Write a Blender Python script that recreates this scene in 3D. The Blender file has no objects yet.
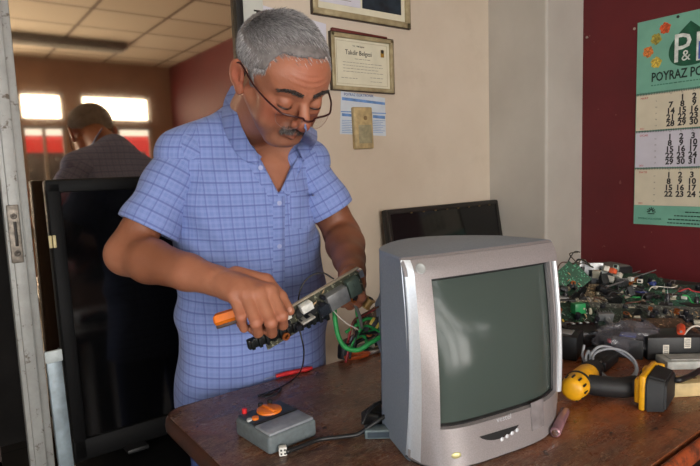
import bpy, bmesh, math, random
import numpy as np
from mathutils import Vector, Matrix, noise
PI = math.pi
random.seed(7)
S = bpy.context.scene
C = S.collection

# ------------------------------------------------------------------ camera
FPX = 560.0
PITCH = math.radians(6.47); ROLL = math.radians(2.1); CAMZ = 1.35
F = Vector((.6*math.cos(PITCH), .8*math.cos(PITCH), -math.sin(PITCH)))
R0 = Vector((.8, -.6, 0)); U0 = R0.cross(F)
RV = math.cos(ROLL)*R0 - math.sin(ROLL)*U0
UV = math.sin(ROLL)*R0 + math.cos(ROLL)*U0
CP = Vector((0, 0, CAMZ))
def ray(x, y): return F + RV*((x-350)/FPX) + UV*((233-y)/FPX)
def at(x, y, ax, v):
    d = ray(x, y); return CP + d*((v-CP[ax])/d[ax])
def dep(x, y, t): return CP + ray(x, y)*t
cam = bpy.data.cameras.new('camera'); co = bpy.data.objects.new('camera', cam); C.objects.link(co)
m = Matrix((RV, UV, -F)).transposed().to_4x4(); m.translation = CP
co.matrix_world = m
cam.sensor_width = 36; cam.lens = 36*FPX/700; cam.clip_start = .05
S.camera = co

# ------------------------------------------------------------------ materials
def lin(c):
    o = []
    for v in c:
        v = v/255.0
        o.append(v/12.92 if v <= .04045 else ((v+.055)/1.055)**2.4)
    return tuple(o)+(1,)
class NT:
    def __init__(s, name):
        s.m = bpy.data.materials.new(name); s.m.use_nodes = True
        s.t = s.m.node_tree; s.n = s.t.nodes; s.l = s.t.links
        s.b = s.n['Principled BSDF']
    def add(s, typ, **kw):
        n = s.n.new(typ)
        for k, v in kw.items(): setattr(n, k, v)
        return n
    def link(s, a, b): s.l.new(a, b)
    def coord(s, kind='Object'):
        return s.add('ShaderNodeTexCoord').outputs[kind]
    def noise(s, scale, detail=4, rough=.55, vec=None, dist=0):
        n = s.add('ShaderNodeTexNoise'); n.inputs['Scale'].default_value = scale
        n.inputs['Detail'].default_value = detail; n.inputs['Roughness'].default_value = rough
        n.inputs['Distortion'].default_value = dist
        s.link(vec if vec is not None else s.coord(), n.inputs['Vector']); return n.outputs['Fac']
    def ramp(s, fac, stops):
        r = s.add('ShaderNodeValToRGB'); e = r.color_ramp.elements
        while len(e) < len(stops): e.new(.5)
        for i, (p, c) in enumerate(stops):
            e[i].position = p; e[i].color = lin(c) if len(c) == 3 else c
        s.link(fac, r.inputs[0]); return r.outputs[0]
    def mix(s, fac, a, b, mode='MIX'):
        n = s.add('ShaderNodeMix', data_type='RGBA', blend_type=mode)
        for i, v in ((0, fac), (6, a), (7, b)):
            if isinstance(v, (int, float)): n.inputs[i].default_value = v
            elif isinstance(v, tuple): n.inputs[i].default_value = lin(v) if len(v) == 3 else v
            else: s.link(v, n.inputs[i])
        return n.outputs[2]
    def math(s, op, a, b=None, c=None):
        n = s.add('ShaderNodeMath', operation=op)
        for i, v in enumerate((a, b, c)):
            if v is None: continue
            if isinstance(v, (int, float)): n.inputs[i].default_value = v
            else: s.link(v, n.inputs[i])
        return n.outputs[0]
    def bump(s, h, strength=.3, dist=.002):
        n = s.add('ShaderNodeBump'); n.inputs['Strength'].default_value = strength
        n.inputs['Distance'].default_value = dist
        s.link(h, n.inputs['Height']); s.link(n.outputs[0], s.b.inputs['Normal'])
    def set(s, **kw):
        for k, v in kw.items():
            k = k.replace('_', ' ')
            i = s.b.inputs[k]
            if isinstance(v, (int, float)): i.default_value = v
            elif isinstance(v, tuple): i.default_value = lin(v) if len(v) == 3 else v
            else: s.link(v, i)
        return s
MC = {}
def M(name, c=(128,128,128), rough=.5, metal=0, var=.12, scale=40, bump=0, spec=.5, c2=None, bscale=None, **kw):
    """a plain procedural surface: base colour broken up by fine noise"""
    if name in MC: return MC[name]
    t = NT(name)
    n = t.noise(scale)
    if c2 is None: c2 = tuple(max(0, v*(1-var)) for v in c); c1 = tuple(min(255, v*(1+var)) for v in c)
    else: c1 = c
    t.set(Base_Color=t.ramp(n, [(.3, c2), (.7, c1)]), Roughness=rough, Metallic=metal)
    t.b.inputs['Specular IOR Level'].default_value = spec
    if bump: t.bump(t.noise(bscale or scale*3), bump)
    for k, v in kw.items(): t.b.inputs[k.replace('_', ' ')].default_value = v
    MC[name] = t.m
    return t.m

# ------------------------------------------------------------------ object helpers
def tag(o, label=None, cat=None, group=None, kind=None):
    if label: o['label'] = label
    if cat: o['category'] = cat
    if group: o['group'] = group
    if kind: o['kind'] = kind
    return o
def thing(name, label, cat, loc=(0,0,0), rz=0, group=None, rot=None):
    o = bpy.data.objects.new(name, None); C.objects.link(o)
    o.location = loc; o.rotation_euler = rot if rot else (0, 0, rz)
    o.empty_display_size = .05
    return tag(o, label, cat, group)
class MB:
    """collects shapes, then links them as one mesh object"""
    def __init__(s): s.v = []; s.f = []; s.T = Matrix.Identity(4)
    def push(s, vs, fs, T=None):
        b = len(s.v); T = s.T @ T if T is not None else s.T
        s.v += [tuple(T @ Vector(p)) for p in vs]; s.f += [tuple(b+i for i in f) for f in fs]; return s
    def bm(s, bm, T=None):
        bm.verts.ensure_lookup_table()
        for i, v in enumerate(bm.verts): v.index = i
        s.push([v.co[:] for v in bm.verts], [[v.index for v in f.verts] for f in bm.faces], T); bm.free(); return s
    def box(s, c, size, r=0, seg=2, rot=None):
        bm = bmesh.new(); bmesh.ops.create_cube(bm, size=1)
        for v in bm.verts: v.co = Vector((v.co.x*size[0], v.co.y*size[1], v.co.z*size[2]))
        if r: bmesh.ops.bevel(bm, geom=bm.edges[:]+bm.verts[:], offset=min(r, min(size)*.49), segments=seg, profile=.5, affect='EDGES')
        T = Matrix.Translation(c)
        if rot is not None: T = T @ (rot if isinstance(rot, Matrix) else Matrix.Rotation(rot, 4, 'Z'))
        return s.bm(bm, T)
    def cyl(s, c, r, h, seg=20, r2=None, axis='Z', bev=0):
        r2 = r if r2 is None else r2
        pts = [(0, -h/2), (r, -h/2), (r2, h/2), (0, h/2)]
        if bev: pts = [(0, -h/2), (r-bev, -h/2), (r, -h/2+bev), (r2, h/2-bev), (r2-bev, h/2), (0, h/2)]
        R = {'Z': Matrix.Identity(4), 'X': Matrix.Rotation(PI/2, 4, 'Y'), 'Y': Matrix.Rotation(-PI/2, 4, 'X')}[axis] if isinstance(axis, str) else axis
        return s.lathe(pts, seg, Matrix.Translation(c) @ R)
    def lathe(s, prof, seg=20, T=None):
        vs = []; fs = []; ring = []
        for (r, z) in prof:
            if r < 1e-6: ring.append([len(vs)]); vs.append((0, 0, z))
            else:
                ring.append(list(range(len(vs), len(vs)+seg)))
                vs += [(r*math.cos(2*PI*k/seg), r*math.sin(2*PI*k/seg), z) for k in range(seg)]
        for a, b in zip(ring, ring[1:]):
            for k in range(seg):
                k2 = (k+1) % seg
                if len(a) == 1 and len(b) == 1: continue
                if len(a) == 1: fs.append((a[0], b[k2], b[k]))
                elif len(b) == 1: fs.append((a[k], a[k2], b[0]))
                else: fs.append((a[k], a[k2], b[k2], b[k]))
        return s.push(vs, fs, T)
    def tube(s, path, r, seg=8, caps=True, flat=1):
        P = [Vector(p) for p in path]; n = len(P)
        rr = r if isinstance(r, (list, tuple)) else [r]*n
        vs = []; fs = []; up = None
        for i in range(n):
            d = (P[min(i+1, n-1)]-P[max(i-1, 0)])
            d = d.normalized() if d.length > 1e-9 else Vector((0, 0, 1))
            if up is None: up = d.orthogonal().normalized()
            up = (up - d*up.dot(d))
            up = up.normalized() if up.length > 1e-6 else d.orthogonal().normalized()
            sd = d.cross(up)
            for k in range(seg):
                a = 2*PI*k/seg
                vs.append(P[i]+(up*math.cos(a)+sd*math.sin(a)*flat)*rr[i])
        for i in range(n-1):
            for k in range(seg):
                k2 = (k+1) % seg
                fs.append((i*seg+k, i*seg+k2, (i+1)*seg+k2, (i+1)*seg+k))
        if caps: fs.append(tuple(range(seg))[::-1]); fs.append(tuple((n-1)*seg+k for k in range(seg)))
        return s.push([tuple(v) for v in vs], fs)
    def prism(s, pts, z0, z1, T=None):
        n = len(pts)
        vs = [(p[0], p[1], z0) for p in pts]+[(p[0], p[1], z1) for p in pts]
        fs = [tuple(range(n))[::-1], tuple(range(n, 2*n))]+[(i, (i+1) % n, n+(i+1) % n, n+i) for i in range(n)]
        return s.push(vs, fs, T)
    def ball(s, c, r, seg=16, sc=(1,1,1)):
        n = seg//2
        return s.lathe([(r*math.sin(PI*i/n) if 0 < i < n else 0, -r*math.cos(PI*i/n)) for i in range(n+1)], seg, Matrix.Translation(c) @ Matrix.Diagonal((*sc, 1)))
    def grid(s, fn, nu, nv, T=None, closeu=False):
        vs = [fn(i/(nu-1) if not closeu else i/nu, j/(nv-1)) for j in range(nv) for i in range(nu)]
        fs = []
        for j in range(nv-1):
            for i in range(nu if closeu else nu-1):
                i2 = (i+1) % nu
                fs.append((j*nu+i, j*nu+i2, (j+1)*nu+i2, (j+1)*nu+i))
        return s.push(vs, fs, T)
    def build(s, name, mat, parent=None, label=None, smooth=True, ang=35, fix=True):
        me = bpy.data.meshes.new(name); me.from_pydata(s.v, [], s.f)
        if fix:
            bm = bmesh.new(); bm.from_mesh(me); bmesh.ops.recalc_face_normals(bm, faces=bm.faces[:]); bm.to_mesh(me); bm.free()
        return link(name, me, mat, parent, label, smooth, ang)
def link(name, me, mat, parent=None, label=None, smooth=True, ang=35):
    me.update()
    if mat: me.materials.append(mat)
    if smooth:
        me.polygons.foreach_set('use_smooth', [True]*len(me.polygons)); me.set_sharp_from_angle(angle=math.radians(ang))
    o = bpy.data.objects.new(name, me); C.objects.link(o)
    if parent: o.parent = parent
    if label: o['label'] = label
    return o
def copy_thing(o, parent=None):
    c = o.copy(); C.objects.link(c); c.parent = parent
    for ch in list(o.children): copy_thing(ch, c)
    return c
def spline(pts, n=8):
    """Catmull-Rom through the points"""
    P = [Vector(p) for p in pts]; P = [P[0]*2-P[1]]+P+[P[-1]*2-P[-2]]
    out = []
    for i in range(1, len(P)-2):
        a, b, c, d = P[i-1:i+3]
        for k in range(n):
            t = k/n
            out.append(.5*((2*b)+(c-a)*t+(2*a-5*b+4*c-d)*t*t+(3*b-a-3*c+d)*t**3))
    out.append(P[-2]); return out
def text(name, body, size, mat, T, parent=None, ext=.0004, align='LEFT', xs=1, label=None):
    cu = bpy.data.curves.new(name, 'FONT'); cu.body = body; cu.size = size; cu.extrude = ext; cu.align_x = align
    cu.resolution_u = 2
    o = bpy.data.objects.new(name, cu); C.objects.link(o)
    dg = bpy.context.evaluated_depsgraph_get()
    me = bpy.data.meshes.new_from_object(o.evaluated_get(dg)); bpy.data.objects.remove(o)
    me.transform(T @ Matrix.Diagonal((xs, 1, 1, 1)))
    return link(name, me, mat, parent, label, smooth=False)
def join_text(items, name, mat, parent, label=None, bold=0):
    """several lines of print on one sheet, one mesh"""
    bm = bmesh.new()
    for body, size, T, align, xs in items:
        cu = bpy.data.curves.new('t', 'FONT'); cu.body = body; cu.size = size; cu.extrude = .0003; cu.align_x = align; cu.resolution_u = 2; cu.offset = bold*size
        o = bpy.data.objects.new('t', cu); C.objects.link(o)
        me = bpy.data.meshes.new_from_object(o.evaluated_get(bpy.context.evaluated_depsgraph_get())); bpy.data.objects.remove(o)
        me.transform(T @ Matrix.Diagonal((xs, 1, 1, 1))); bm.from_mesh(me); bpy.data.meshes.remove(me)
    me = bpy.data.meshes.new(name); bm.to_mesh(me); bm.free()
    return link(name, me, mat, parent, label, smooth=False)
def Tr(x, y, z): return Matrix.Translation((x, y, z))
def Rx(a): return Matrix.Rotation(math.radians(a), 4, 'X')
def Ry(a): return Matrix.Rotation(math.radians(a), 4, 'Y')
def Rz(a): return Matrix.Rotation(math.radians(a), 4, 'Z')
# ------------------------------------------------------------------ the room
WY = 1.85; WX = 2.58; CZ = 2.70; BY = -3.40; LX = -1.7
cream = NT('cream_plaster')
c = cream.ramp(cream.noise(1.6, 6, .6), [(.3, (196, 180, 160)), (.7, (212, 198, 180))])
c = cream.mix(cream.math('MULTIPLY', cream.ramp(cream.noise(5, 5, .7), [(.55, (0, 0, 0)), (.75, (255, 255, 255))]), .25), c, (176, 158, 136))
cream.set(Base_Color=c, Roughness=.75); cream.bump(cream.noise(60, 5), .12, .002); cream = cream.m
def paint(name, c1, c2, rough=.7, sc=3):
    t = NT(name); t.set(Base_Color=t.ramp(t.noise(sc, 6, .6), [(.3, c2), (.7, c1)]), Roughness=rough); t.bump(t.noise(90, 4), .1, .001); return t.m
pillarm = paint('grey_white_plaster', (196, 190, 180), (182, 176, 166))
jambm = paint('white_gloss_jamb', (206, 208, 200), (188, 190, 180), .45)
redw = NT('dark_red_paint')
c = redw.ramp(redw.noise(2.2, 6, .65), [(.3, (84, 17, 23)), (.7, (102, 23, 29))])
sp_ = redw.ramp(redw.noise(26, 2, .4), [(.735, (0, 0, 0)), (.75, (255, 255, 255))])
redw.set(Base_Color=redw.mix(redw.math('MULTIPLY', sp_, .35), c, (150, 110, 100)), Roughness=.6); redw.bump(redw.noise(50, 5), .15, .002); redw = redw.m
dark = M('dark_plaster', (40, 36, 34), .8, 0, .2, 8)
def struct(name, mb, mat, **k):
    o = mb.build(name, mat, smooth=False, **k); return tag(o, kind='structure')
# floor and ceiling
t = NT('floor_tile'); b_ = t.add('ShaderNodeTexBrick'); b_.offset = 0; t.link(t.coord(), b_.inputs['Vector'])
for k, v in (('Scale', 1), ('Brick Width', .4), ('Row Height', .4), ('Mortar Size', .004)): b_.inputs[k].default_value = v
b_.inputs['Color1'].default_value = lin((92, 84, 76)); b_.inputs['Color2'].default_value = lin((80, 74, 68)); b_.inputs['Mortar'].default_value = lin((50, 46, 42))
t.set(Base_Color=b_.outputs[0], Roughness=.45); floorm = t.m
struct('floor', MB().box(((LX+WX)/2, (BY+3.4)/2, -.05), (WX-LX+.4, 3.4-BY+.2, .1)), floorm)
t = NT('ceiling_tile'); b_ = t.add('ShaderNodeTexBrick'); b_.offset = 0; t.link(t.coord(), b_.inputs['Vector'])
for k, v in (('Scale', 1), ('Brick Width', .6), ('Row Height', .6), ('Mortar Size', .016)): b_.inputs[k].default_value = v
b_.inputs['Color1'].default_value = lin((214, 204, 184)); b_.inputs['Color2'].default_value = lin((204, 192, 170)); b_.inputs['Mortar'].default_value = lin((104, 88, 74))
t.set(Base_Color=b_.outputs[0], Roughness=.85); ceilm = t.m
struct('ceiling', MB().box(((LX+WX)/2, (BY+WY)/2+.1, CZ+.05), (WX-LX+.4, WY-BY+.4, .1)), ceilm)
# back wall of the workshop: plaster to the right of the glazed door, door bay at its left
GX0, GX1 = .235, .915            # pane
JX = 1.03
struct('wall_front', MB().box(((JX+WX)/2+.03, WY+.06, CZ/2), (WX-JX+.06, .12, CZ)), cream)
struct('trim_1', MB().box(((JX+.945)/2, WY+.055, CZ/2), (JX-.945, .13, CZ), .006), jambm)     # white jamb
struct('wall_column', MB().box(((2.285+WX)/2+.02, (1.523+WY)/2+.02, CZ/2), (WX-2.285+.04, WY-1.523+.04, CZ), .012, 3), pillarm)
struct('wall_right', MB().box((WX+.06, (BY+WY)/2, CZ/2), (.12, WY-BY+.24, CZ)), redw)
mb = MB()
for y0, y1, z0, z1 in ((BY-.1, -1.7, 0, CZ), (-.3, WY+.1, 0, CZ), (-1.7, -.3, 0, .85), (-1.7, -.3, 2.3, CZ)): mb.box((LX-.06, (y0+y1)/2, (z0+z1)/2), (.12, y1-y0, z1-z0))
struct('wall_left', mb, cream)
struct('wall_front.001', MB().box(((LX+-.62)/2, WY+.06, CZ/2), (-.62-LX, .12, CZ)), cream)
struct('wall_front.002', MB().box(((-.62+.945)/2, WY+.06, 2.5), (.945+.62, .12, .4)), cream)
# dark store room behind the glass
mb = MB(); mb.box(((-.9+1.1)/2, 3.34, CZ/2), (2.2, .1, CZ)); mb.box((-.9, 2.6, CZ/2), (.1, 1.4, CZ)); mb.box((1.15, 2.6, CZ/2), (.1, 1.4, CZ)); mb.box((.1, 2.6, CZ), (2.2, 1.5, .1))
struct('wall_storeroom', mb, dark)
# glazed door leaf
stm = NT('worn_white_metal'); n1 = stm.noise(14, 6, .7)
stm.set(Base_Color=stm.mix(stm.ramp(stm.noise(30, 5, .75), [(.60, (0, 0, 0)), (.68, (255, 255, 255))]), stm.ramp(n1, [(.3, (150, 150, 146)), (.7, (170, 171, 168))]), (96, 86, 74)), Roughness=.5, Metallic=.1); stm.bump(n1, .1, .001); stm = stm.m
SX0, SX1 = .168, .232
dr = thing('door_1', None, None, (SX0, WY, 0)); dr['kind'] = 'structure'
L_ = lambda x, y, z: (x-SX0, y-WY, z)
mb = MB(); mb.box(L_((SX0+SX1)/2, WY+.012, 1.15), (SX1-SX0, .045, 2.3), .004); mb.build('stile', stm, dr)
mb = MB(); mb.box(L_((SX0+SX1)/2-.005, WY-.016, 1.15), (.030, .014, 2.28), .003); mb.build('stile_bead', stm, dr)
mb = MB(); mb.box(L_((SX1+.945)/2, WY+.012, 2.27), (.945-SX1, .045, .06), .004); mb.build('top_rail', stm, dr)
mb = MB(); mb.box(L_((SX1+.945)/2, WY+.012, .06), (.945-SX1, .045, .12), .004); mb.build('bottom_rail', stm, dr)
mb = MB(); mb.box(L_(.931, WY+.006, 1.15), (.028, .05, 2.28), .003); mb.build('closing_stile', M('black_rubber', (20, 19, 18), .6), dr)
gl_ = NT('bronze_glass'); gl_.set(Base_Color=(52, 34, 22), Roughness=.012); gl_.b.inputs['Specular IOR Level'].default_value = .5
gl_.b.inputs['IOR'].default_value = 1.5; gl_.b.inputs['Coat Weight'].default_value = 0
mixs = gl_.add('ShaderNodeMixShader'); gls = gl_.add('ShaderNodeBsdfGlossy'); gls.inputs['Color'].default_value = (1.0, .78, .54, 1); gls.inputs['Roughness'].default_value = .035
mixs.inputs[0].default_value = .74
out = gl_.n['Material Output']; gl_.link(gl_.b.outputs[0], mixs.inputs[1]); gl_.link(gls.outputs[0], mixs.inputs[2]); gl_.link(mixs.outputs[0], out.inputs[0])
mb = MB(); mb.box(L_((SX1+.917)/2, WY+.008, 1.18), (.917-SX1, .008, 2.14)); mb.build('pane', gl_.m, dr, smooth=False)
# latch plate with two screws
pl = at(15, 234, 1, WY-.024)
mb = MB(); mb.box(L_(pl.x, WY-.026, pl.z), (.030, .006, .165), .010, 3); lp = mb.build('latch_plate', M('worn_grey_metal', (128, 120, 110), .5, .4, .25, 60), dr)
mb = MB(); mb.box(L_(pl.x+.002, WY-.030, pl.z), (.008, .004, .07), .002); mb.build('latch_slot', M('dark_grease', (40, 34, 28), .6), lp)
for dz in (.05, -.055):
    mb = MB(); mb.lathe([(0, 0), (.0085, 0), (.0075, .004), (.003, .0045), (0, .003)], 16, Matrix.Translation(L_(pl.x+.001, WY-.029, pl.z+dz)) @ Rx(90)); mb.build('screw', M('dark_screw', (60, 54, 48), .4, .6), lp)
# wall behind the photographer: shop front
BAY = [(-1.55, -.85), (-.75, -.05), (.05, .80), (.90, 1.34), (1.52, 2.32)]
mb = MB(); zs = [(0, .85), (1.96, 2.02), (2.33, CZ)]
for z0, z1 in zs: mb.box(((LX+WX)/2, BY-.06, (z0+z1)/2), (WX-LX, .12, z1-z0))
ed = [LX]+[e for b in BAY for e in b]+[WX]
for i in range(0, len(ed), 2): mb.box(((ed[i]+ed[i+1])/2, BY-.06, CZ/2), (ed[i+1]-ed[i], .118, CZ))
struct('wall_back', mb, paint('brown_beige_paint', (158, 120, 96), (142, 106, 84)))
pane = NT('window_glass'); tr_ = pane.add('ShaderNodeBsdfTransparent'); gs = pane.add('ShaderNodeBsdfGlossy'); gs.inputs['Roughness'].default_value = .01
mx = pane.add('ShaderNodeMixShader'); mx.inputs[0].default_value = .06; pane.link(tr_.outputs[0], mx.inputs[1]); pane.link(gs.outputs[0], mx.inputs[2]); pane.link(mx.outputs[0], pane.n['Material Output'].inputs[0]); pane = pane.m
wf = M('window_frame_paint', (150, 140, 128), .5)
k = 0
for (x0, x1) in BAY:
    for z0, z1 in ((.85, 1.96), (2.02, 2.33)):
        k += 1; w = thing('window_%d' % k, None, None, ((x0+x1)/2, BY-.06, z0)); w['kind'] = 'structure'
        W_, H_ = x1-x0, z1-z0; mb = MB()
        mb.box((0, 0, .015), (W_, .06, .03)); mb.box((0, 0, H_-.015), (W_, .06, .03)); mb.box((-W_/2+.015, 0, H_/2), (.03, .06, H_)); mb.box((W_/2-.015, 0, H_/2), (.03, .06, H_))
        if z0 < 1: mb.box((0, 0, H_*.5), (.03, .05, H_))
        mb.build('window_frame', wf, w, smooth=False)
        mb = MB(); mb.box((0, 0, H_/2), (W_-.05, .004, H_-.05)); mb.build('pane', pane, w, smooth=False)
k += 1; w = thing('window_%d' % k, None, None, (LX-.06, -1.0, .85)); w['kind'] = 'structure'; w.rotation_euler = (0, 0, PI/2)
mb = MB(); mb.box((0, 0, .02), (1.4, .06, .04)); mb.box((0, 0, 1.43), (1.4, .06, .04)); mb.box((-.68, 0, .725), (.04, .06, 1.45)); mb.box((.68, 0, .725), (.04, .06, 1.45)); mb.box((0, 0, .725), (.04, .05, 1.45)); mb.build('window_frame', wf, w, smooth=False)
mb = MB(); mb.box((0, 0, .725), (1.33, .004, 1.38)); mb.build('pane', pane, w, smooth=False)
# baseboards, ceiling lamp (off)
struct('baseboard_right', MB().box((WX-.006, -1.0, .05), (.012, 4.8, .10)), M('dark_skirting', (60, 40, 36), .5))
lp_ = thing('ceiling_light', 'long unlit fluorescent ceiling light seen in the bronze glass', 'ceiling light', (1.15, -2.35, CZ))
mb = MB(); mb.box((0, 0, -.03), (1.25, .16, .058), .01); mb.build('housing', M('grey_lamp_housing', (96, 92, 90), .5), lp_)
for s in (-1, 1):
    mb = MB(); mb.cyl((0, s*.04, -.073), .014, 1.18, 12, axis='X'); mb.build('tube', M('unlit_tube', (190, 190, 186), .3), lp_)
# street outside: pavement and a red van
struct('ground', MB().box((0, -8.5, -.06), (16, 10, .1)), M('asphalt', (110, 106, 100), .9, 0, .1, 4))
van = thing('van', 'red and white van parked in the street outside the shop window', 'van', (1.2, -6.4, -.01))
pr_ = [(-1.9, .35), (-1.95, .9), (-1.6, 1.15), (-1.15, 1.95), (-.9, 2.02), (1.9, 2.02), (2.0, 1.9), (2.02, .35)]
bm = bmesh.new(); vv = [bm.verts.new((x, -.8, z)) for x, z in pr_]; f_ = bm.faces.new(vv); r_ = bmesh.ops.extrude_face_region(bm, geom=[f_])
bmesh.ops.translate(bm, verts=[v for v in r_['geom'] if isinstance(v, bmesh.types.BMVert)], vec=(0, 1.6, 0)); bmesh.ops.bevel(bm, geom=bm.edges[:], offset=.06, segments=3, affect='EDGES')
mb = MB(); mb.bm(bm); mb.build('van_body', M('red_car_paint', (196, 30, 32), .25), van)
mb = MB(); mb.box((.4, .80, 1.02), (3.1, .03, .22), .01); mb.build('side_stripe', M('white_car_paint', (225, 222, 216), .3), van)
for x in (-.75, .3, 1.3):
    mb = MB(); mb.box((x, .795, 1.52), (.8, .03, .5), .05); mb.build('side_window', M('dark_car_glass', (28, 30, 34), .05), van)
for x in (-1.25, 1.3):
    for y in (-.72, .72):
        mb = MB(); mb.cyl((x, y, .34), .33, .2, 28, axis='Y', bev=.04); mb.build('wheel', M('tyre', (26, 26, 26), .8), van)

# ------------------------------------------------------------------ light: overcast day through the shop front
wo = bpy.data.worlds.new('sky'); S.world = wo; wo.use_nodes = True
wt = wo.node_tree; bg = wt.nodes['Background']
tc = wt.nodes.new('ShaderNodeTexCoord'); sx = wt.nodes.new('ShaderNodeSeparateXYZ'); rp = wt.nodes.new('ShaderNodeValToRGB')
wt.links.new(tc.outputs['Generated'], sx.inputs[0]); wt.links.new(sx.outputs[2], rp.inputs[0]); wt.links.new(rp.outputs[0], bg.inputs[0])
rp.color_ramp.elements[0].position = 0; rp.color_ramp.elements[0].color = (.55, .56, .58, 1); rp.color_ramp.elements[1].position = .5; rp.color_ramp.elements[1].color = (.85, .92, 1, 1)
bg.inputs[1].default_value = 3.0
def area(name, loc, rot, sx_, sy_, e, col):
    l = bpy.data.lights.new(name, 'AREA'); l.shape = 'RECTANGLE'; l.size = sx_; l.size_y = sy_; l.energy = e; l.color = col
    o = bpy.data.objects.new(name, l); C.objects.link(o); o.location = loc; o.rotation_euler = rot; return o
for (x0, x1), e in zip(BAY, (1.0, 1.5, 1.5, .8, .8)):
    z0, z1 = (.88, 2.33) if x1 < .85 else (2.04, 2.31)
    area('daylight', ((x0+x1)/2, BY-.16, (z0+z1)/2), (PI/2, 0, 0), (x1-x0), z1-z0, 52*e*(x1-x0)*(z1-z0), (1, .96, .91))
area('daylight', (LX-.16, -1.0, 1.575), (0, -PI/2, 0), 1.4, 1.4, 46, (.80, .90, 1))
S.view_settings.view_transform = 'Standard'; S.view_settings.look = 'None'; S.view_settings.gamma = 1; S.view_settings.use_curve_mapping = False
S.view_settings.exposure = 0.0

# ------------------------------------------------------------------ things on the plaster wall
def wallT(x, y, off=0): p = at(x, y, 1, WY-off); return p
def FT(x, z, y=WY): return Matrix(((1, 0, 0, x), (0, 0, -1, y), (0, 1, 0, z), (0, 0, 0, 1)))       # sheet frame on the plaster wall: x right, y up, z out of the wall
def on_wall(name, label, cat, x, z, rotdeg=0, y=WY, group=None):
    o = thing(name, label, cat, (0, 0, 0), group=group); o.matrix_world = FT(x, z, y) @ Rz(rotdeg); return o
framem = NT('gilt_frame'); framem.set(Base_Color=framem.ramp(framem.noise(30), [(.3, (150, 134, 100)), (.7, (182, 168, 132))]), Roughness=.4, Metallic=.15); framem = framem.m
framed = M('dark_frame_edge', (58, 46, 34), .5)
paper = M('cream_paper', (214, 208, 184), .6, 0, .03, 12); paperw = M('white_paper', (206, 204, 214), .6, 0, .03, 12); ink = M('black_ink', (40, 38, 40), .7); inkg = M('grey_ink', (116, 112, 104), .7)
glossp = M('framed_glass', (214, 208, 184), .12)
def frame(name, label, x0, x1, z0, z1, bw, inner=None):
    W_, H_ = x1-x0, z1-z0; o = on_wall(name, label, 'framed certificate', x0, z0)
    mb = MB()
    for c_, s_ in (((W_/2, bw/2, .010), (W_, bw, .018)), ((W_/2, H_-bw/2, .010), (W_, bw, .018)), ((bw/2, H_/2, .010), (bw, H_, .018)), ((W_-bw/2, H_/2, .010), (bw, H_, .018))): mb.box(c_, s_, .004, 2)
    mb.build('frame', framem, o)
    mb = MB(); e = .003
    for c_, s_ in (((W_/2, -e/2, .008), (W_+2*e, e, .014)), ((W_/2, H_+e/2, .008), (W_+2*e, e, .014)), ((-e/2, H_/2, .008), (e, H_, .014)), ((W_+e/2, H_/2, .008), (e, H_, .014))): mb.box(c_, s_)
    mb.build('frame_edge', framed, o, smooth=False)
    return o, W_, H_
# lower: certificate
o, W_, H_ = frame('framed_certificate', 'gilt framed cream certificate with blackletter title hung beside the man\'s head', 1.318, 1.641, 1.667, 1.888, .017)
mb = MB(); mb.box((W_/2, H_/2, .005), (W_-.03, H_-.03, .004)); pg = mb.build('certificate_page', paper, o, smooth=False)
mb = MB()
for c_, s_ in (((W_/2, .027, .0075), (W_-.06, .0012, .0006)), ((W_/2, H_-.027, .0075), (W_-.06, .0012, .0006)), ((.03, H_/2, .0075), (.0012, H_-.055, .0006)), ((W_-.03, H_/2, .0075), (.0012, H_-.055, .0006))): mb.box(c_, s_)
mb.build('page_border', framem, pg, smooth=False)
join_text([('Takdir Belgesi', .027, Tr(W_/2-.02, H_-.078, .0075), 'CENTER', .9), ('T.C.  Milli Egitim', .009, Tr(W_/2-.02, H_-.046, .0075), 'CENTER', 1)], 'title', ink, pg)
mb = MB(); rnd_ = random.Random(2)
for i, (y, a, b) in enumerate([(.128, .12, .20), (.112, .06, .25), (.100, .06, .27), (.088, .06, .24), (.076, .06, .27), (.058, .20, .27), (.050, .05, .13), (.042, .20, .26)]):
    x = a
    while x < b:
        l = rnd_.uniform(.006, .018); mb.box((x+l/2, y, .0075), (l, .0016, .0006)); x += l+.004
mb.build('written_lines', inkg, pg, smooth=False)
mb = MB(); mb.box((W_-.055, H_-.060, .0078), (.018, .030, .0012), .003); mb.build('emblem', M('emblem_gold', (150, 112, 30), .5), pg)
mb = MB(); mb.ball((W_-.055, H_-.052, .0085), .008, 12, (1, 1, .15)); mb.build('emblem_portrait', M('emblem_dark', (46, 42, 34), .5), pg)
# upper frame
p0, p1 = wallT(311, 14), wallT(408, 29.5)
o, W_, H_ = frame('framed_document', 'wide gilt frame with dark picture and white page at the top of the wall', p0.x, p1.x, 1.947, 2.28, .024)
mb = MB(); mb.box((W_/2, H_/2, .005), (W_-.04, H_-.04, .004)); pg = mb.build('mat_board', paper, o, smooth=False)
mb = MB(); mb.box((W_*.70, H_/2+.012, .0075), (W_*.42, H_-.08, .002)); mb.build('dark_picture', M('dark_picture_print', (38, 48, 56), .35, 0, .3, 20), o, smooth=False)
mb = MB(); mb.box((W_*.27, H_/2+.008, .0075), (W_*.40, H_-.085, .002)); pp = mb.build('white_page', paperw, o, smooth=False)
mb = MB()
for i in range(9): mb.box((W_*.27, .07+i*.022, .0088), (W_*.3*(1 if i % 3 else .7), .0022, .0006))
mb.build('written_lines', inkg, pp, smooth=False)
# maroon strip between them
a, b = wallT(330, 28.5), wallT(385, 38.3); o = on_wall('wooden_batten', 'thin maroon wooden batten on the wall between the two frames', 'batten', a.x, a.z-.008, math.degrees(math.atan2(b.z-a.z, b.x-a.x)))
mb = MB(); mb.box(((b.x-a.x)/2, .004, .008), (b.x-a.x, .013, .014), .002); mb.build('strip', M('maroon_wood', (96, 36, 30), .5), o)
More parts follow.
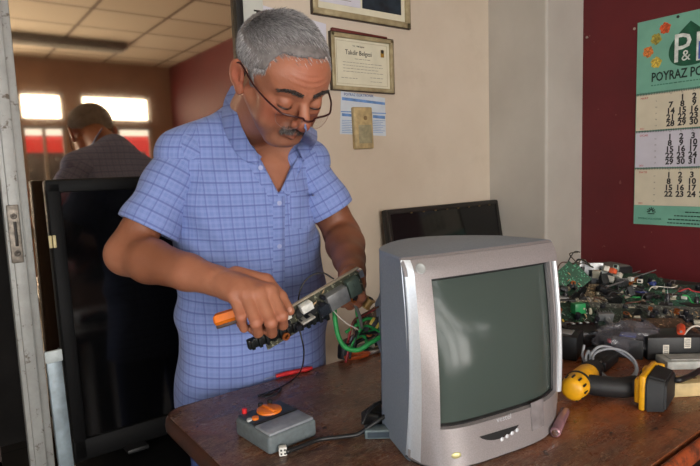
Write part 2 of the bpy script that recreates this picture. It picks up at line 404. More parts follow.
# sheets of paper behind his head
def sheet(name, label, corners, mat, off=.003, th=.0012, cat='paper', parent=None):
    P = [at(x, y, 1, WY-off) for x, y in corners]; o = on_wall(name, label, cat, P[0].x, P[0].z)
    mb = MB(); mb.prism([(p.x-P[0].x, p.z-P[0].z) for p in P], off-th, off); s_ = mb.build('page', mat, o, smooth=False); return o, s_, P
sheet('paper_sheet', 'white sheet pinned crookedly to the wall behind the man\'s head', [(262, 5), (292, 14), (326, 24), (327, 62), (300, 56), (258, 46)], paperw)
sheet('paper_strip', 'narrow dark red card edge beside the white sheet over his hair', [(257, 9), (262, 10), (258, 30), (253, 29)], M('dark_red_card', (90, 34, 34), .6), cat='card')
a = wallT(253, 10); o = on_wall('coat_hook', 'small dark metal hook on the wall left of his hair', 'hook', a.x, a.z)
mb = MB(); mb.box((.012, -.004, .006), (.03, .007, .010), .002); mb.build('plate', M('dark_metal', (46, 44, 42), .4, .7), o)
mb = MB(); mb.tube(spline([(.012, -.005, .008), (.010, -.03, .02), (.006, -.055, .016), (.010, -.07, .02)], 5), .004, 8); mb.build('prong', MC['dark_metal'], o)
mb = MB(); p = wallT(291, 11.5); o = on_wall('pin', 'small dark push pin on the wall above the white sheet', 'pin', p.x, p.z); mb.lathe([(0, 0), (.004, 0), (.004, .006), (.007, .010), (0, .012)], 10); mb.build('pin_head', MC['dark_metal'], o)
# blue-headed sheet and the little beige box over it
o, pg, P = sheet('price_list', 'white sheet with pale blue print pinned under the certificate', [(340, 134), (386, 136), (385, 98), (341, 91)], M('pale_blue_paper', (198, 206, 214), .6, 0, .03, 12), off=.002)
Pz = lambda x, y: (lambda q: (q.x-P[0].x, q.z-P[0].z))(at(x, y, 1, WY-.0025))
bl = M('blue_ink', (96, 134, 186), .6); bl2 = M('dark_blue_ink', (50, 80, 140), .6)
mb = MB()
for q in ([(342, 100), (385, 105), (385, 102.5), (342, 97)], [(342, 116), (355, 117), (355, 114.5), (342, 113)], [(373, 118), (385, 119), (385, 116), (373, 115)], [(341, 112), (386, 114), (386, 113), (341, 111)]): mb.prism([Pz(*c_) for c_ in q][::-1], .0022, .0027)
mb.build('blue_band', bl, pg, smooth=False)
mb = MB()
for i in range(8):
    y = 120+i*1.7
    for x0, x1 in ((342, 355), (373, 385)): mb.prism([Pz(x0, y+.5), Pz(x1-(i % 3)*2, y+.9), Pz(x1-(i % 3)*2, y+.5), Pz(x0, y)], .0022, .0026)
mb.build('fine_print', bl, pg, smooth=False)
x_, z_ = Pz(344, 95.5)
join_text([('POYRAZ ELEKTRONIK', .0155, Tr(x_, z_, .0023) , 'LEFT', 1.0)], 'heading', bl2, pg)
p = at(363, 149, 1, WY); o = on_wall('wall_thermostat', 'small beige box with a grey label fixed over the blue sheet', 'wall box', p.x-.005, p.z, 1.5)
mb = MB(); mb.box((0, .085, .011), (.098, .170, .022), .006, 3); cs = mb.build('casing', M('beige_plastic', (178, 156, 112), .5), o)
mb = MB(); mb.box((.004, .060, .0225), (.068, .075, .002), .002); mb.build('label_plate', M('grey_green_label', (150, 142, 112), .4), cs)
mb = MB(); mb.cyl((.008, .125, .0225), .009, .004, 16); mb.build('knob', M('dark_beige', (128, 104, 70), .5), cs)

# ------------------------------------------------------------------ wall calendar on the red wall
CY0 = 1.263; CZ1 = 1.946; CZ0 = 1.055; CW = .335
cal = thing('wall_calendar', 'green three-month wall calendar hanging on the dark red wall', 'calendar'); cal.matrix_world = Matrix(((0, 0, -1, WX), (-1, 0, 0, CY0), (0, 1, 0, CZ0), (0, 0, 0, 1)))
def cxy(x, y): p = at(x, y, 0, WX-.006); return (CY0-p.y, p.z-CZ0)
green = M('calendar_green', (118, 176, 154), .45, 0, .04, 10); dgreen = M('calendar_dark_green', (20, 84, 60), .45)
mb = MB(); mb.box((CW/2, (CZ1-CZ0)/2, .002), (CW, CZ1-CZ0, .003)); bk = mb.build('backing_board', green, cal, smooth=False)
# hanging eyelet
mb = MB(); mb.cyl(((CW/2), CZ1-CZ0-.012, .004), .006, .003, 16); mb.build('eyelet', M('eyelet', (60, 60, 60), .3, .8), cal)
pads = [(1.630, 1.473), (1.468, 1.310), (1.305, 1.142)]
pm = [M('pad_cream', (214, 204, 180), .6, 0, .03, 9), M('pad_white', (206, 202, 212), .6, 0, .03, 9), M('pad_cream', (214, 204, 180), .6)]
redi = M('red_ink', (190, 60, 56), .6)
rowsets = [[' 1  2  3  4  5', '7', '14', '21', '28'], None, None]
GR = [[[None, 1, 2, 3, 4, 5], [7, 8, 9, 10, 11, 12], [14, 15, 16, 17, 18, 19], [21, 22, 23, 24, 25, 26], [28, 29, 30, 31, None, None]],
      [[1, 2, 3, 4, 5, 6], [8, 9, 10, 11, 12, 13], [15, 16, 17, 18, 19, 20], [22, 23, 24, 25, 26, 27], [29, 30, 31, None, None, None]],
      [[1, 2, 3, 4, 5, 6], [8, 9, 10, 11, 12, 13], [15, 16, 17, 18, 19, 20], [22, 23, 24, 25, 26, 27], [None]*6]]
for k, ((z1, z0), pmat, G) in enumerate(zip(pads, pm, GR)):
    z1 -= CZ0; z0 -= CZ0; mb = MB(); mb.box((CW/2, (z0+z1)/2, .0055), (CW-.008, z1-z0, .005)); pd = mb.build('month_pad', pmat, cal, smooth=False)
    mb = MB()
    for i in range(48): mb.tube([(.008+i*(CW-.016)/47, z1+.007, .006), (.008+i*(CW-.016)/47, z1+.004, .011), (.008+i*(CW-.016)/47, z1-.004, .009)], .0011, 4)
    mb.build('spiral_binding', M('binding_wire', (70, 74, 74), .4, .5), pd)
    x0 = .145 if k == 0 else .152; cw_ = .0465
    x0 = .150; cw_ = .0470
    items = []; rh = (z1-z0-.026)/5
    for r, row in enumerate(G):
        for c_, v in enumerate(row):
            if v is None: continue
            x = x0+c_*.046
            if x > CW-.02: continue
            items.append((str(v), .034, Tr(x, z1-.040-r*rh, .0082), 'CENTER', .98))
    join_text(items, 'dates', ink, pd, bold=.035)
    items = [('MART' if k == 0 else ('OCAK' if k == 1 else 'MAYIS'), .013, Tr(.022, z1-.020, .0082), 'LEFT', 1), ('2021', .010, Tr(.022, z0+.006, .0082), 'LEFT', 1)]
    join_text(items, 'month_name', redi, pd)
    items = [(s_, .008, Tr(x0+i*.0445, z1-.010, .0082), 'CENTER', 1) for i, s_ in enumerate(['Pt', 'Sa', 'Ca', 'Pe', 'Cu']) if x0+i*.0445 < CW-.02]+[(str(9+k*4+i), .008, Tr(.090, z1-.036-i*rh, .0082), 'CENTER', 1) for i in range(5)]
    join_text(items, 'weekdays', inkg, pd)
# header: name, drop-shaped badge, four leaves
x, z = cxy(651, 80); join_text([('POYRAZ PO', .054, Tr(x, z-.008, .0042), 'LEFT', .70)], 'company_name', M('dark_teal_ink', (18, 46, 40), .5), cal, bold=.02)
x, z = cxy(651, 86); mb = MB(); rnd_ = random.Random(4); xx = x
while xx < CW-.015: l = rnd_.uniform(.006, .016); mb.box((xx+l/2, z+.001, .0042), (l, .004, .0008)); xx += l+.004
mb.build('small_print', M('teal_ink', (60, 120, 100), .5), cal, smooth=False)
cx_, cz_ = cxy(692, 47)
drop = [(0, .125), (.028, .100), (.062, .066), (.088, .030), (.098, -.006), (.092, -.040), (.072, -.066), (.040, -.080), (0, -.084)]
dp = spline([(a_, b_, 0) for a_, b_ in drop], 4); pts_ = [(p.x, p.y) for p in dp]+[(-p.x, p.y) for p in dp[::-1][1:-1]]
pts_ = [(cx_-.008+a_*.85, cz_+b_*.86) for a_, b_ in pts_]
mb = MB(); mb.prism([(max(0, min(CW-.002, a_)), b_) for a_, b_ in pts_], .0038, .0045); mb.build('badge', dgreen, cal, smooth=False)
wink = M('white_ink', (214, 220, 214), .5)
x, z = cxy(672.5, 62); join_text([('P', .168, Tr(x-.004, z-.004, .005), 'LEFT', .90)], 'badge_letter', wink, cal)
x, z = cxy(693.5, 60); join_text([('P', .168, Tr(x, z-.004, .005), 'LEFT', .80)], 'badge_letter', wink, cal)
x, z = cxy(681, 60); join_text([('&', .062, Tr(x, z-.004, .0056), 'LEFT', .95)], 'badge_ampersand', wink, cal)
mb = MB(); x, z = cxy(699, 50); mb.box((x+.004, z, .0057), (.012, .07, .0006)); mb.build('badge_shade', M('blue_shade', (70, 96, 170), .5), cal, smooth=False)
for (px_, py_, col, rs) in ((665, 28, (206, 84, 44), 20), (656, 39, (160, 148, 62), -15), (648, 52, (196, 116, 56), 60), (656, 62.5, (200, 172, 70), 10)):
    x, z = cxy(px_, py_); pts_ = []
    for i in range(36):
        a_ = 2*PI*i/36; r_ = .024*(.80+.20*abs(math.cos(2.5*a_)))*(1.02+.07*math.cos(9*a_)); pts_.append((x+.95*r_*math.cos(a_+math.radians(rs)), z+r_*math.sin(a_+math.radians(rs))))
    mb = MB(); mb.prism(pts_, .0038, .0044); lf = mb.build('printed_leaf', M('leaf_%d' % rs, col, .5, 0, .3, 90), cal, smooth=False)
    mb = MB()
    for i in range(5): a_ = 2*PI*i/5+math.radians(rs); mb.box((x+.010*math.cos(a_), z+.010*math.sin(a_), .0046), (.019, .0011, .0004), rot=a_)
    mb.build('leaf_veins', M('vein', (110, 70, 36), .5), lf, smooth=False)
# footer
x, z = cxy(651, 211); mb = MB()
for i in range(7): a_ = PI*(i/6); mb.box((x+.012*math.cos(a_), z+.014*math.sin(a_)-.004, .0042), (.004, .014, .0008), rot=a_+PI/2)
mb.box((x, z-.012, .0042), (.028, .004, .0008)); mb.build('footer_emblem', MC['dark_teal_ink'], cal, smooth=False)
x, z = cxy(638, 219); join_text([('POYRAZ POLYESTER', .0115, Tr(x, z, .0042), 'LEFT', .95)], 'footer_name', MC['teal_ink'], cal)
mb = MB()
for i, (px_, py_) in enumerate([(685, 212), (674, 215.5), (668, 219), (667, 222.5)]):
    x, z = cxy(px_, py_); xx = x
    while xx < CW-.012: l = rnd_.uniform(.006, .016); mb.box((xx+l/2, z-.001, .0042), (l, .0045, .0008)); xx += l+.003
mb.build('address_lines', MC['dark_teal_ink'], cal, smooth=False)
for px_, py_ in ((635.5, 29), (588, 37.5)):
    p = at(px_, py_, 0, WX); o = thing('nail', 'small pale nail in the red wall ' + ('at the calendar\'s upper left corner' if px_ > 600 else 'near the column'), 'nail'); o.matrix_world = Matrix(((0, 0, -1, WX), (-1, 0, 0, p.y), (0, 1, 0, p.z), (0, 0, 0, 1)))
    mb = MB(); mb.lathe([(0, -.006), (.0022, -.006), (.0022, .008), (.006, .009), (.006, .011), (0, .0115)], 10); mb.build('nail_shaft', M('pale_nail', (170, 160, 150), .4, .6), o)
# ------------------------------------------------------------------ furniture
TZ = .85
# workbench: worn wooden top with a rounded reddish edge
tw = NT('worn_bench_top')
co1 = tw.coord(); mp = tw.add('ShaderNodeMapping'); tw.link(co1, mp.inputs[0]); mp.inputs['Scale'].default_value = (1.2, 9, 1)
g1 = tw.noise(2.2, 8, .7, mp.outputs[0]); g2 = tw.noise(13, 8, .75); g3 = tw.noise(60, 6, .8, dist=1.5)
c = tw.ramp(g1, [(.32, (84, 44, 26)), (.5, (138, 74, 40)), (.66, (178, 102, 56))])
c = tw.mix(tw.ramp(g2, [(.54, (0, 0, 0)), (.70, (255, 255, 255))]), c, (70, 44, 30))
sx_ = tw.add('ShaderNodeSeparateXYZ'); tw.link(co1, sx_.inputs[0])
mr = tw.add('ShaderNodeMapRange', interpolation_type='SMOOTHSTEP'); tw.link(sx_.outputs[0], mr.inputs[0]); mr.inputs[1].default_value = .25; mr.inputs[2].default_value = .75; mr.inputs[3].default_value = 1; mr.inputs[4].default_value = .15
wearn = tw.math('MULTIPLY', mr.outputs[0], tw.math('MULTIPLY', tw.ramp(g3, [(.47, (0, 0, 0)), (.60, (255, 255, 255))]), tw.ramp(tw.noise(6, 5, .7), [(.42, (0, 0, 0)), (.60, (255, 255, 255))])))
c = tw.mix(tw.math('MULTIPLY', mr.outputs[0], .66), c, (50, 38, 30))
c = tw.mix(tw.math('MULTIPLY', wearn, .75), c, (146, 126, 106))
sc_ = tw.ramp(tw.noise(35, 3, .5, mp.outputs[0], 2), [(.57, (0, 0, 0)), (.62, (255, 255, 255))])
c = tw.mix(tw.math('MULTIPLY', sc_, tw.math('ADD', .22, tw.math('MULTIPLY', mr.outputs[0], .38))), c, (158, 134, 110))
dt = tw.ramp(tw.noise(70, 2, .4), [(.70, (0, 0, 0)), (.73, (255, 255, 255))]); c = tw.mix(tw.math('MULTIPLY', dt, .8), c, (30, 22, 18))
tw.set(Base_Color=c, Roughness=tw.ramp(g2, [(.3, (120, 120, 120)), (.7, (170, 170, 170))])); tw.bump(tw.math('ADD', g3, tw.math('MULTIPLY', sc_, -.5)), .35, .0015); tw = tw.m
edge = NT('bench_edge'); ex_ = edge.add('ShaderNodeSeparateXYZ'); edge.link(edge.coord(), ex_.inputs[0]); em_ = edge.add('ShaderNodeMapRange', interpolation_type='SMOOTHSTEP'); edge.link(ex_.outputs[0], em_.inputs[0]); em_.inputs[1].default_value = .1; em_.inputs[2].default_value = .5; em_.inputs[3].default_value = .92; em_.inputs[4].default_value = 0
edge.set(Base_Color=edge.mix(em_.outputs[0], edge.mix(edge.ramp(edge.noise(24, 7, .75), [(.48, (0, 0, 0)), (.6, (255, 255, 255))]), (156, 72, 36), (84, 44, 28)), (52, 32, 24)), Roughness=.45); edge.bump(edge.noise(80, 5), .3, .001); edge = edge.m
BX, BYy, BX1, BY1 = .360, .395, 2.33, 1.171
bench = thing('workbench', 'worn dark wooden workbench with a rounded reddish-brown edge', 'workbench', (BX, BYy, 0))
W_, D_ = BX1-BX, BY1-BYy
R_ = .045
def rrect(w, d, r, n=6, corners=(1, 0, 0, 1)):
    out = []
    for k, (cx, cy, a0) in enumerate(((0, 0, PI), (w, 0, -PI/2), (w, d, 0), (0, d, PI/2))):
        rr = r if corners[k] else .004
        ccx = rr if cx == 0 else w-rr; ccy = rr if cy == 0 else d-rr
        for i in range(n+1): a = a0+PI/2*i/n; out.append((ccx+rr*math.cos(a), ccy+rr*math.sin(a)))
    return out
mb = MB(); mb.prism([(x, y+.012) if y < .1 else (x, y) for x, y in rrect(W_, D_-.004, R_)], TZ-.034, TZ); mb.build('top', tw, bench, ang=30)
# rounded lipping along front and left
path = [(W_, .0, 0)]+[(W_*(1-i/20), 0, 0) for i in range(1, 20)]
outl = rrect(W_, D_, R_, 8)
fr = [(W_, 0)]+[p for p in outl[:9]][::-1]+[p for p in outl[-9:]][::-1]+[]
loop = [(W_, 0), (W_*.66, 0), (W_*.33, 0)]+outl[:9][::-1]+[(0, D_*.5)]+outl[-9:][::-1]+[(.2, D_)]
mb = MB(); K = 10; sec = [(.010*math.cos(a), .0195*math.sin(a)) for a in [2*PI*i/K for i in range(K)]]
cyy = D_/2; vs = []; n = len(loop)
for i, (x, y) in enumerate(loop):
    a = Vector((*loop[max(i-1, 0)], 0)); b = Vector((*loop[min(i+1, n-1)], 0)); d = (b-a).normalized(); nn = Vector((-d.y, d.x, 0))
    for u_, w_ in sec: vs.append((x+nn.x*u_, y+nn.y*u_, TZ-.0205+w_))
mb.push(vs, [(i*K+k, i*K+(k+1) % K, (i+1)*K+(k+1) % K, (i+1)*K+k) for i in range(n-1) for k in range(K)]+[tuple(range(K))])
mb.build('lipping', edge, bench, ang=60)
lm = M('dark_bench_wood', (52, 36, 28), .6, 0, .25, 30)
for x in (.12, W_-.10):
    for y in (.10, D_-.14):
        mb = MB(); mb.box((x, y, (TZ-.034)/2), (.06, .06, TZ-.034), .004); mb.build('leg', lm, bench)
mb = MB(); mb.box((W_/2, .10, TZ-.08), (W_-.26, .025, .09)); mb.build('apron', lm, bench); mb = MB(); mb.box((W_/2, D_-.14, TZ-.08), (W_-.26, .025, .09)); mb.build('apron', lm, bench)
mb = MB(); mb.box((W_/2, D_/2, .2), (W_-.2, D_-.26, .022)); mb.build('lower_shelf', lm, bench)

# black wide screen set on a dark cabinet in front of the bronze glass
blk = M('gloss_black_plastic', (14, 14, 15), .18, 0, .1, 20); mblk = M('matt_black_plastic', (22, 22, 23), .5, 0, .2, 60)
p = at(45, 181, 1, 1.70); ex0 = p.x; ztop = p.z
dblk = M('deep_black_plastic', (8, 8, 9), .6, 0, .1, 40, spec=.15)
cab = thing('low_cabinet', 'black low cabinet carrying the large black screen at the left', 'cabinet', (ex0-.02, 1.42, 0))
mb = MB(); mb.box((.42, .20, .285), (.84, .36, .53), .006); cb = mb.build('body', dblk, cab)
for x in (.215, .625):
    mb = MB(); mb.box((x, .012, .285), (.395, .018, .49), .004); d_ = mb.build('door', blk, cab); mb = MB(); mb.box((x+(.16 if x < .4 else -.16), -.004, .38), (.012, .016, .10), .003); mb.build('handle', dblk, d_)
mb = MB(); mb.box((.42, .2, .01), (.80, .34, .02)); mb.build('plinth', mblk, cab)
tvb = thing('flat_television', 'large black flat television standing upright behind the man\'s elbow', 'television', (ex0, 1.66, .56), rot=(math.radians(-3), math.radians(0), 0))
sw, sh = .80, (ztop-.555)
mb = MB(); mb.box((sw/2, .03, sh/2+.01), (sw, .05, sh-.02), .008, 3); mb.build('casing', dblk, tvb)
mb = MB()
for c_, s_ in (((sw/2, 0, sh-.02), (sw, .012, .034)), ((sw/2, 0, .035), (sw, .012, .06)), ((.018, 0, sh/2), (.034, .012, sh-.02)), ((sw-.018, 0, sh/2), (.034, .012, sh-.02))): mb.box(c_, s_, .004, 2)
mb.build('bezel', dblk, tvb)
mb = MB(); mb.box((sw/2, .004, sh/2+.005), (sw-.06, .004, sh-.08)); mb.build('screen', M('dark_screen', (7, 7, 8), .08, 0, .1, 20), tvb, smooth=False)
for x in (.16, sw-.16):
    mb = MB(); mb.box((x, .03, .006), (.06, .16, .012), .003); mb.build('foot', mblk, tvb)
p = at(55.5, 243, 1, 1.64); mb = MB()
for dx in (-.005, .005): mb.box((p.x-ex0+dx, -.010, p.z-.56), (.008, .006, .034), .002)
mb.build('sticker', M('yellowed_label', (190, 176, 130), .5), tvb, label='yellowed paper tab stuck on the bezel')
# pale metal strip leaning in front
a, b = at(52, 350, 1, 1.395), at(66, 466, 1, 1.395)
dv = (b-a).normalized(); L = a.z/abs(dv.z); foot = a+dv*L
bar = thing('metal_strip', 'pale blue-grey metal strip leaning upright against the black cabinet beside the door', 'metal strip', (foot.x, 1.385, 0))
ax_ = (a-foot).normalized(); zz = Vector(ax_); yy = Vector((0, 1, 0)); xx_ = yy.cross(zz).normalized(); T = Matrix((xx_, yy, zz)).transposed().to_4x4()
mb = MB(); mb.T = T; mb.box((0, 0, L/2), (.030, .004, L), .001); mb.box((-.014, .008, L/2), (.003, .016, L)); mb.box((.014, .008, L/2), (.003, .016, L)); mb.build('channel', M('blue_grey_metal', (104, 116, 122), .4, .3, .15, 30), bar)
mb = MB(); mb.T = T; mb.box((0, -.002, L-.012), (.036, .008, .028), .003); mb.build('end_cap', M('pale_end_cap', (160, 168, 168), .5), bar)
# storeroom items left of the door leaf
sr = thing('storage_shelf', 'dark shelf seen in the black gap left of the white door frame', 'shelf', (-.45, 2.05, 0))
for z in (.03, .45, .85, 1.25): mb = MB(); mb.box((.28, .15, z), (.56, .30, .02)); mb.build('shelf_board', lm, sr, smooth=False)
for x in (.01, .55): mb = MB(); mb.box((x, .15, .65), (.02, .30, 1.3)); mb.build('side_panel', lm, sr, smooth=False)

# second flat screen leaning on the cream wall behind the picture tube set
p0, p1 = at(379.5, 209.5, 1, 1.835), at(490.5, 199, 1, 1.835)
fz = .62
cab = thing('side_cabinet', 'dark cabinet standing against the cream wall behind the bench', 'cabinet', (p0.x-.03, 1.42, 0))
mb = MB(); mb.box((.36, .20, .31), (.72, .38, .60), .006); mb.build('body', lm, cab)
for x in (.185, .535): mb = MB(); mb.box((x, .006, .31), (.34, .016, .56), .004); d_ = mb.build('door', lm, cab); mb = MB(); mb.cyl((x+(.13 if x < .3 else -.13), -.008, .4), .012, .016, 14, axis='Y'); mb.build('knob', M('steel', (150, 150, 150), .3, .9), d_)
lean = thing('flat_monitor', 'black flat screen leaning against the cream wall behind the silver television', 'monitor', (p0.x, 1.70, .61), rot=(math.radians(-9.5), 0, math.radians(0)))
mw, mh = p1.x-p0.x, (p0.z-.61)/math.cos(math.radians(9.5))
mb = MB(); mb.box((mw/2, .018, mh/2), (mw, .030, mh), .006, 3); mb.build('casing', mblk, lean)
mb = MB()
for c_, s_ in (((mw/2, 0, mh-.012), (mw-.01, .010, .020)), ((mw/2, 0, .02), (mw-.01, .010, .036)), ((.010, 0, mh/2), (.018, .010, mh-.01)), ((mw-.010, 0, mh/2), (.018, .010, mh-.01))): mb.box(c_, s_, .003)
mb.build('bezel', M('worn_black_bezel', (30, 26, 22), .4), lean)
mb = MB(); mb.box((mw/2, .001, mh/2+.005), (mw-.034, .003, mh-.05)); mb.build('screen', MC['dark_screen'], lean, smooth=False)
for i in range(8):
    mb = MB(); mb.box((.14+i*.075, -.004, mh-.024), (.010, .006, .006), .001); mb.build('clip', M('highlight_mark', (110, 92, 60), .5, .4), lean)  # highlights on small top-edge notches, put in as coloured pieces

# ------------------------------------------------------------------ the picture-tube television
TA = math.radians(-9.6); TVO = Vector((.618, .678, TZ)); TW, TH = .350, .350
tv = thing('crt_television', 'silver grey picture-tube television standing on the bench, its greenish screen off', 'television', TVO, TA)
silv = NT('silver_plastic'); silv.set(Base_Color=silv.ramp(silv.noise(500, 2), [(.3, (136, 129, 128)), (.7, (150, 143, 142))]), Roughness=.38, Metallic=.25); silv = silv.m
hous = NT('blue_grey_housing'); hous.set(Base_Color=hous.ramp(hous.noise(300, 3), [(.3, (124, 134, 146)), (.7, (136, 146, 158))]), Roughness=.55); hous.bump(hous.noise(700, 2), .15, .0005); hous = hous.m
brt = M('bright_lit_silver', (205, 208, 212), .35, .3, .03, 300)  # brighter silver with side light put into the colour; buttons share it
X0, X1, Z0, Z1 = .047, .3225, .066, .312            # the screen opening
def fy(x, z):
    u = x/TW; v = z/TH
    e = max(0, 1-abs(2*u-1)**4)
    return -(.070*(1-v)**1.6+.006)*e-.014*math.sin(PI*min(1, max(0, v)))+.012*max(0, (v-.92)/.08)**2
def grid_sorted(lo, hi, n, extra): return sorted(set([round(lo+(hi-lo)*i/n, 5) for i in range(n+1)]+extra))
gx = [x for x in grid_sorted(.016, TW-.004, 26, [X0, X1]) if min(abs(x-X0), abs(x-X1)) > .004 or x in (X0, X1)]
gz = [z for z in grid_sorted(.004, TH-.004, 30, [Z0, Z1]) if min(abs(z-Z0), abs(z-Z1)) > .004 or z in (Z0, Z1)]
def zsc(x, z):      # the opening's bottom edge sags a little at the corners
    return z
vs = []; idx = {}
for j, z in enumerate(gz):
    for i, x in enumerate(gx): idx[i, j] = len(vs); vs.append((x, fy(x, z), z))
fs_ = []
for j in range(len(gz)-1):
    for i in range(len(gx)-1):
        if X0-1e-6 <= gx[i] and gx[i+1] <= X1+1e-6 and Z0-1e-6 <= gz[j] and gz[j+1] <= Z1+1e-6: continue
        fs_.append((idx[i, j], idx[i+1, j], idx[i+1, j+1], idx[i, j+1]))
# inner rim running back to the tube
ix = [i for i in range(len(gx)) if X0-1e-6 <= gx[i] <= X1+1e-6]; jz = [j for j in range(len(gz)) if Z0-1e-6 <= gz[j] <= Z1+1e-6]
loop = [(i, jz[0]) for i in ix]+[(ix[-1], j) for j in jz[1:]]+[(i, jz[-1]) for i in ix[::-1][1:]]+[(ix[0], j) for j in jz[::-1][1:-1]]
b0 = len(vs)
for (i, j) in loop:
    x, y, z = vs[idx[i, j]]; cx_, cz_ = (X0+X1)/2, (Z0+Z1)/2
    vs.append((x+(cx_-x)*.018, y+.012, z+(cz_-z)*.018))
for k in range(len(loop)):
    k2 = (k+1) % len(loop); fs_.append((idx[loop[k]], idx[loop[k2]], b0+k2, b0+k))
mb = MB(); mb.push(vs, fs_); bez = mb.build('front_bezel', silv, tv, ang=40)
# chamfer down the left edge, flank to face; light from the left painted bright
mb = MB(); mb.grid(lambda u, v: ((lambda z: (.016*u, fy(0.016, z)*u**1.2+(.008-.014*math.sin(PI*min(1, max(0, z/TH))))*(1-u)+.004*(1-u), z))(.004+(TH-.008)*v)), 5, 31)
mb.build('side_chamfer', brt, tv, ang=60)
# raised strip right of the screen; light on the inner bevel painted bright
pts_ = [(X1+.010, fy(X1+.010, z)-.003, z) for z in [Z0-.004+(Z1-Z0+.004)*i/24 for i in range(25)]]
mb = MB(); mb.tube(pts_, .0042, 8); mb.build('lit_strip', brt, tv)
# shell: flanks, crown top and underside; the rear edge bows backwards
def yb(u): return .118+.105*max(0, math.sin(PI*min(1, max(0, u))))**.8
def ring_out(y_fn, inset, z0, z1, rr, n=6):
    pts = []
    for (cx, cz, a0) in ((TW-rr-inset, z0+rr, -PI/2), (TW-rr-inset, z1-rr, 0), (rr+inset, z1-rr, PI/2), (rr+inset, z0+rr, PI)):
        for i in range(n+1): a = a0+PI/2*i/n; pts.append((cx+rr*math.cos(a), cz+rr*math.sin(a)))
    return pts
def dense(poly, step=.012):
    out = []
    for a, b in zip(poly, poly[1:]+poly[:1]):
        L = math.hypot(b[0]-a[0], b[1]-a[1]); k = max(1, int(L/step))
        for i in range(k): out.append((a[0]+(b[0]-a[0])*i/k, a[1]+(b[1]-a[1])*i/k))
    return out
prof = dense(ring_out(None, 0, 0, TH, .006))
n = len(prof); vs = []; rows = []
for s in (0, .25, .5, .75, 1):
    for (x, z) in prof:
        y0 = fy(x, z)+.004+(.010 if x < .02 else 0)*0; yb_ = yb(x/TW) if z > TH*.5 else yb(x/TW)
        crown = .006*math.sin(PI*x/TW)*math.sin(PI*s) if z > TH-.01 else 0
        xx = x+(.5-x/TW)*2*.022*s-(.006*(1-z/TH)**2 if x < .02 else 0)
        vs.append((xx, y0+(yb_-y0)*s, z+crown))
fs_ = [(s*n+k, s*n+(k+1) % n, (s+1)*n+(k+1) % n, (s+1)*n+k) for s in range(4) for k in range(n)]
# small return lip closing shell to bezel
fs_.append(tuple((4*n+k) for k in range(n)))
mb = MB(); mb.push(vs, fs_); mb.build('shell', hous, tv, ang=40)
# frontmost frame edge between shell and bezel
vs = []
for (x, z) in prof: vs.append((x, fy(x, z)+.006, z))
for (x, z) in prof: vs.append((min(max(x, .0045), TW-.0045), fy(x, z)+.0006, min(max(z, .0045), TH-.0045)))
mb = MB(); mb.push(vs, [(k, (k+1) % n, n+(k+1) % n, n+k) for k in range(n) if not (prof[k][0] < .004 and .02 < prof[k][1] < TH-.02)]); mb.build('front_edge', silv, tv, ang=60)
# rear tub
mb = MB(); vs = []; st = [(.11, .030, 0, .02, TH-.012), (.16, .058, .0, .03, TH-.02), (.21, .084, 0, .05, TH-.05), (.30, .112, 0, .08, TH-.13), (.32, .118, 0, .09, TH-.14)]
for (y, ins, _, z0, z1) in st:
    for (x, z) in ring_out(None, .006+ins, z0, z1, .02): vs.append((x, y, z))
m_ = 28
mb.push(vs, [(s*m_+k, s*m_+(k+1) % m_, (s+1)*m_+(k+1) % m_, (s+1)*m_+k) for s in range(4) for k in range(m_)]+[tuple(4*m_+k for k in range(m_))]); mb.build('rear_housing', hous, tv, ang=40)
# tube glass
tub = NT('tube_glass'); tub.set(Base_Color=(66, 75, 70), Roughness=.16); tub.b.inputs['Specular IOR Level'].default_value = .16; tub.b.inputs['Coat Roughness'].default_value = .03; tub = tub.m
def tube_s(u, v):
    x = X0+.003+(X1-X0-.006)*u; z = Z0+.003+(Z1-Z0-.006)*v
    return (x, fy(x, z)+.013-.024*(1-(2*u-1)**2)*(1-(2*v-1)**2), z)
mb = MB(); mb.grid(tube_s, 22, 22); mb.build('picture_tube', tub, tv, ang=180)
def rim_t(u, v):
    pass
pts_ = [(X0+.0025+(X1-X0-.005)*u, 0, Z0+.0025+(Z1-Z0-.005)*v) for u, v in [(i/20, 0) for i in range(20)]+[(1, i/20) for i in range(20)]+[(1-i/20, 1) for i in range(20)]+[(0, 1-i/20) for i in range(21)]]
pts_ = [(x, fy(x, z)+.0105, z) for x, _, z in pts_]
mb = MB(); mb.tube(pts_, .0032, 6); mb.build('gasket', mblk, tv)
def tvface(px, py):     # a point of the front face as seen in the photo
    c_, s__ = math.cos(TA), math.sin(TA); off = -.03
    for _ in range(6):
        ex, ey = Vector((c_, s__, 0)), Vector((-s__, c_, 0)); d = ray(px, py); t_ = ((TVO+ey*off-CP).dot(ey))/d.dot(ey); P = CP+d*t_-TVO
        off = fy(P.dot(ex), P.z)
    u = P.dot(ex)/TW; w_ = P.z/TH
    return P.dot(ex)+.42*.070*(1-max(0, w_))**1.6*max(0, 1-abs(2*u-1)**4), P.z
def face_T(x, z, e=0):
    dydx = (fy(x+.004, z)-fy(x-.004, z))/.008; dydz = (fy(x, z+.004)-fy(x, z-.004))/.008
    tx = Vector((1, dydx, 0)).normalized(); tz = Vector((0, dydz, 1)); nn = tx.cross(tz).normalized(); tz = nn.cross(tx)
    return Matrix(((tx.x, tz.x, nn.x, x+nn.x*e), (tx.y, tz.y, nn.y, fy(x, z)+nn.y*e), (tx.z, tz.z, nn.z, z+nn.z*e), (0, 0, 0, 1)))
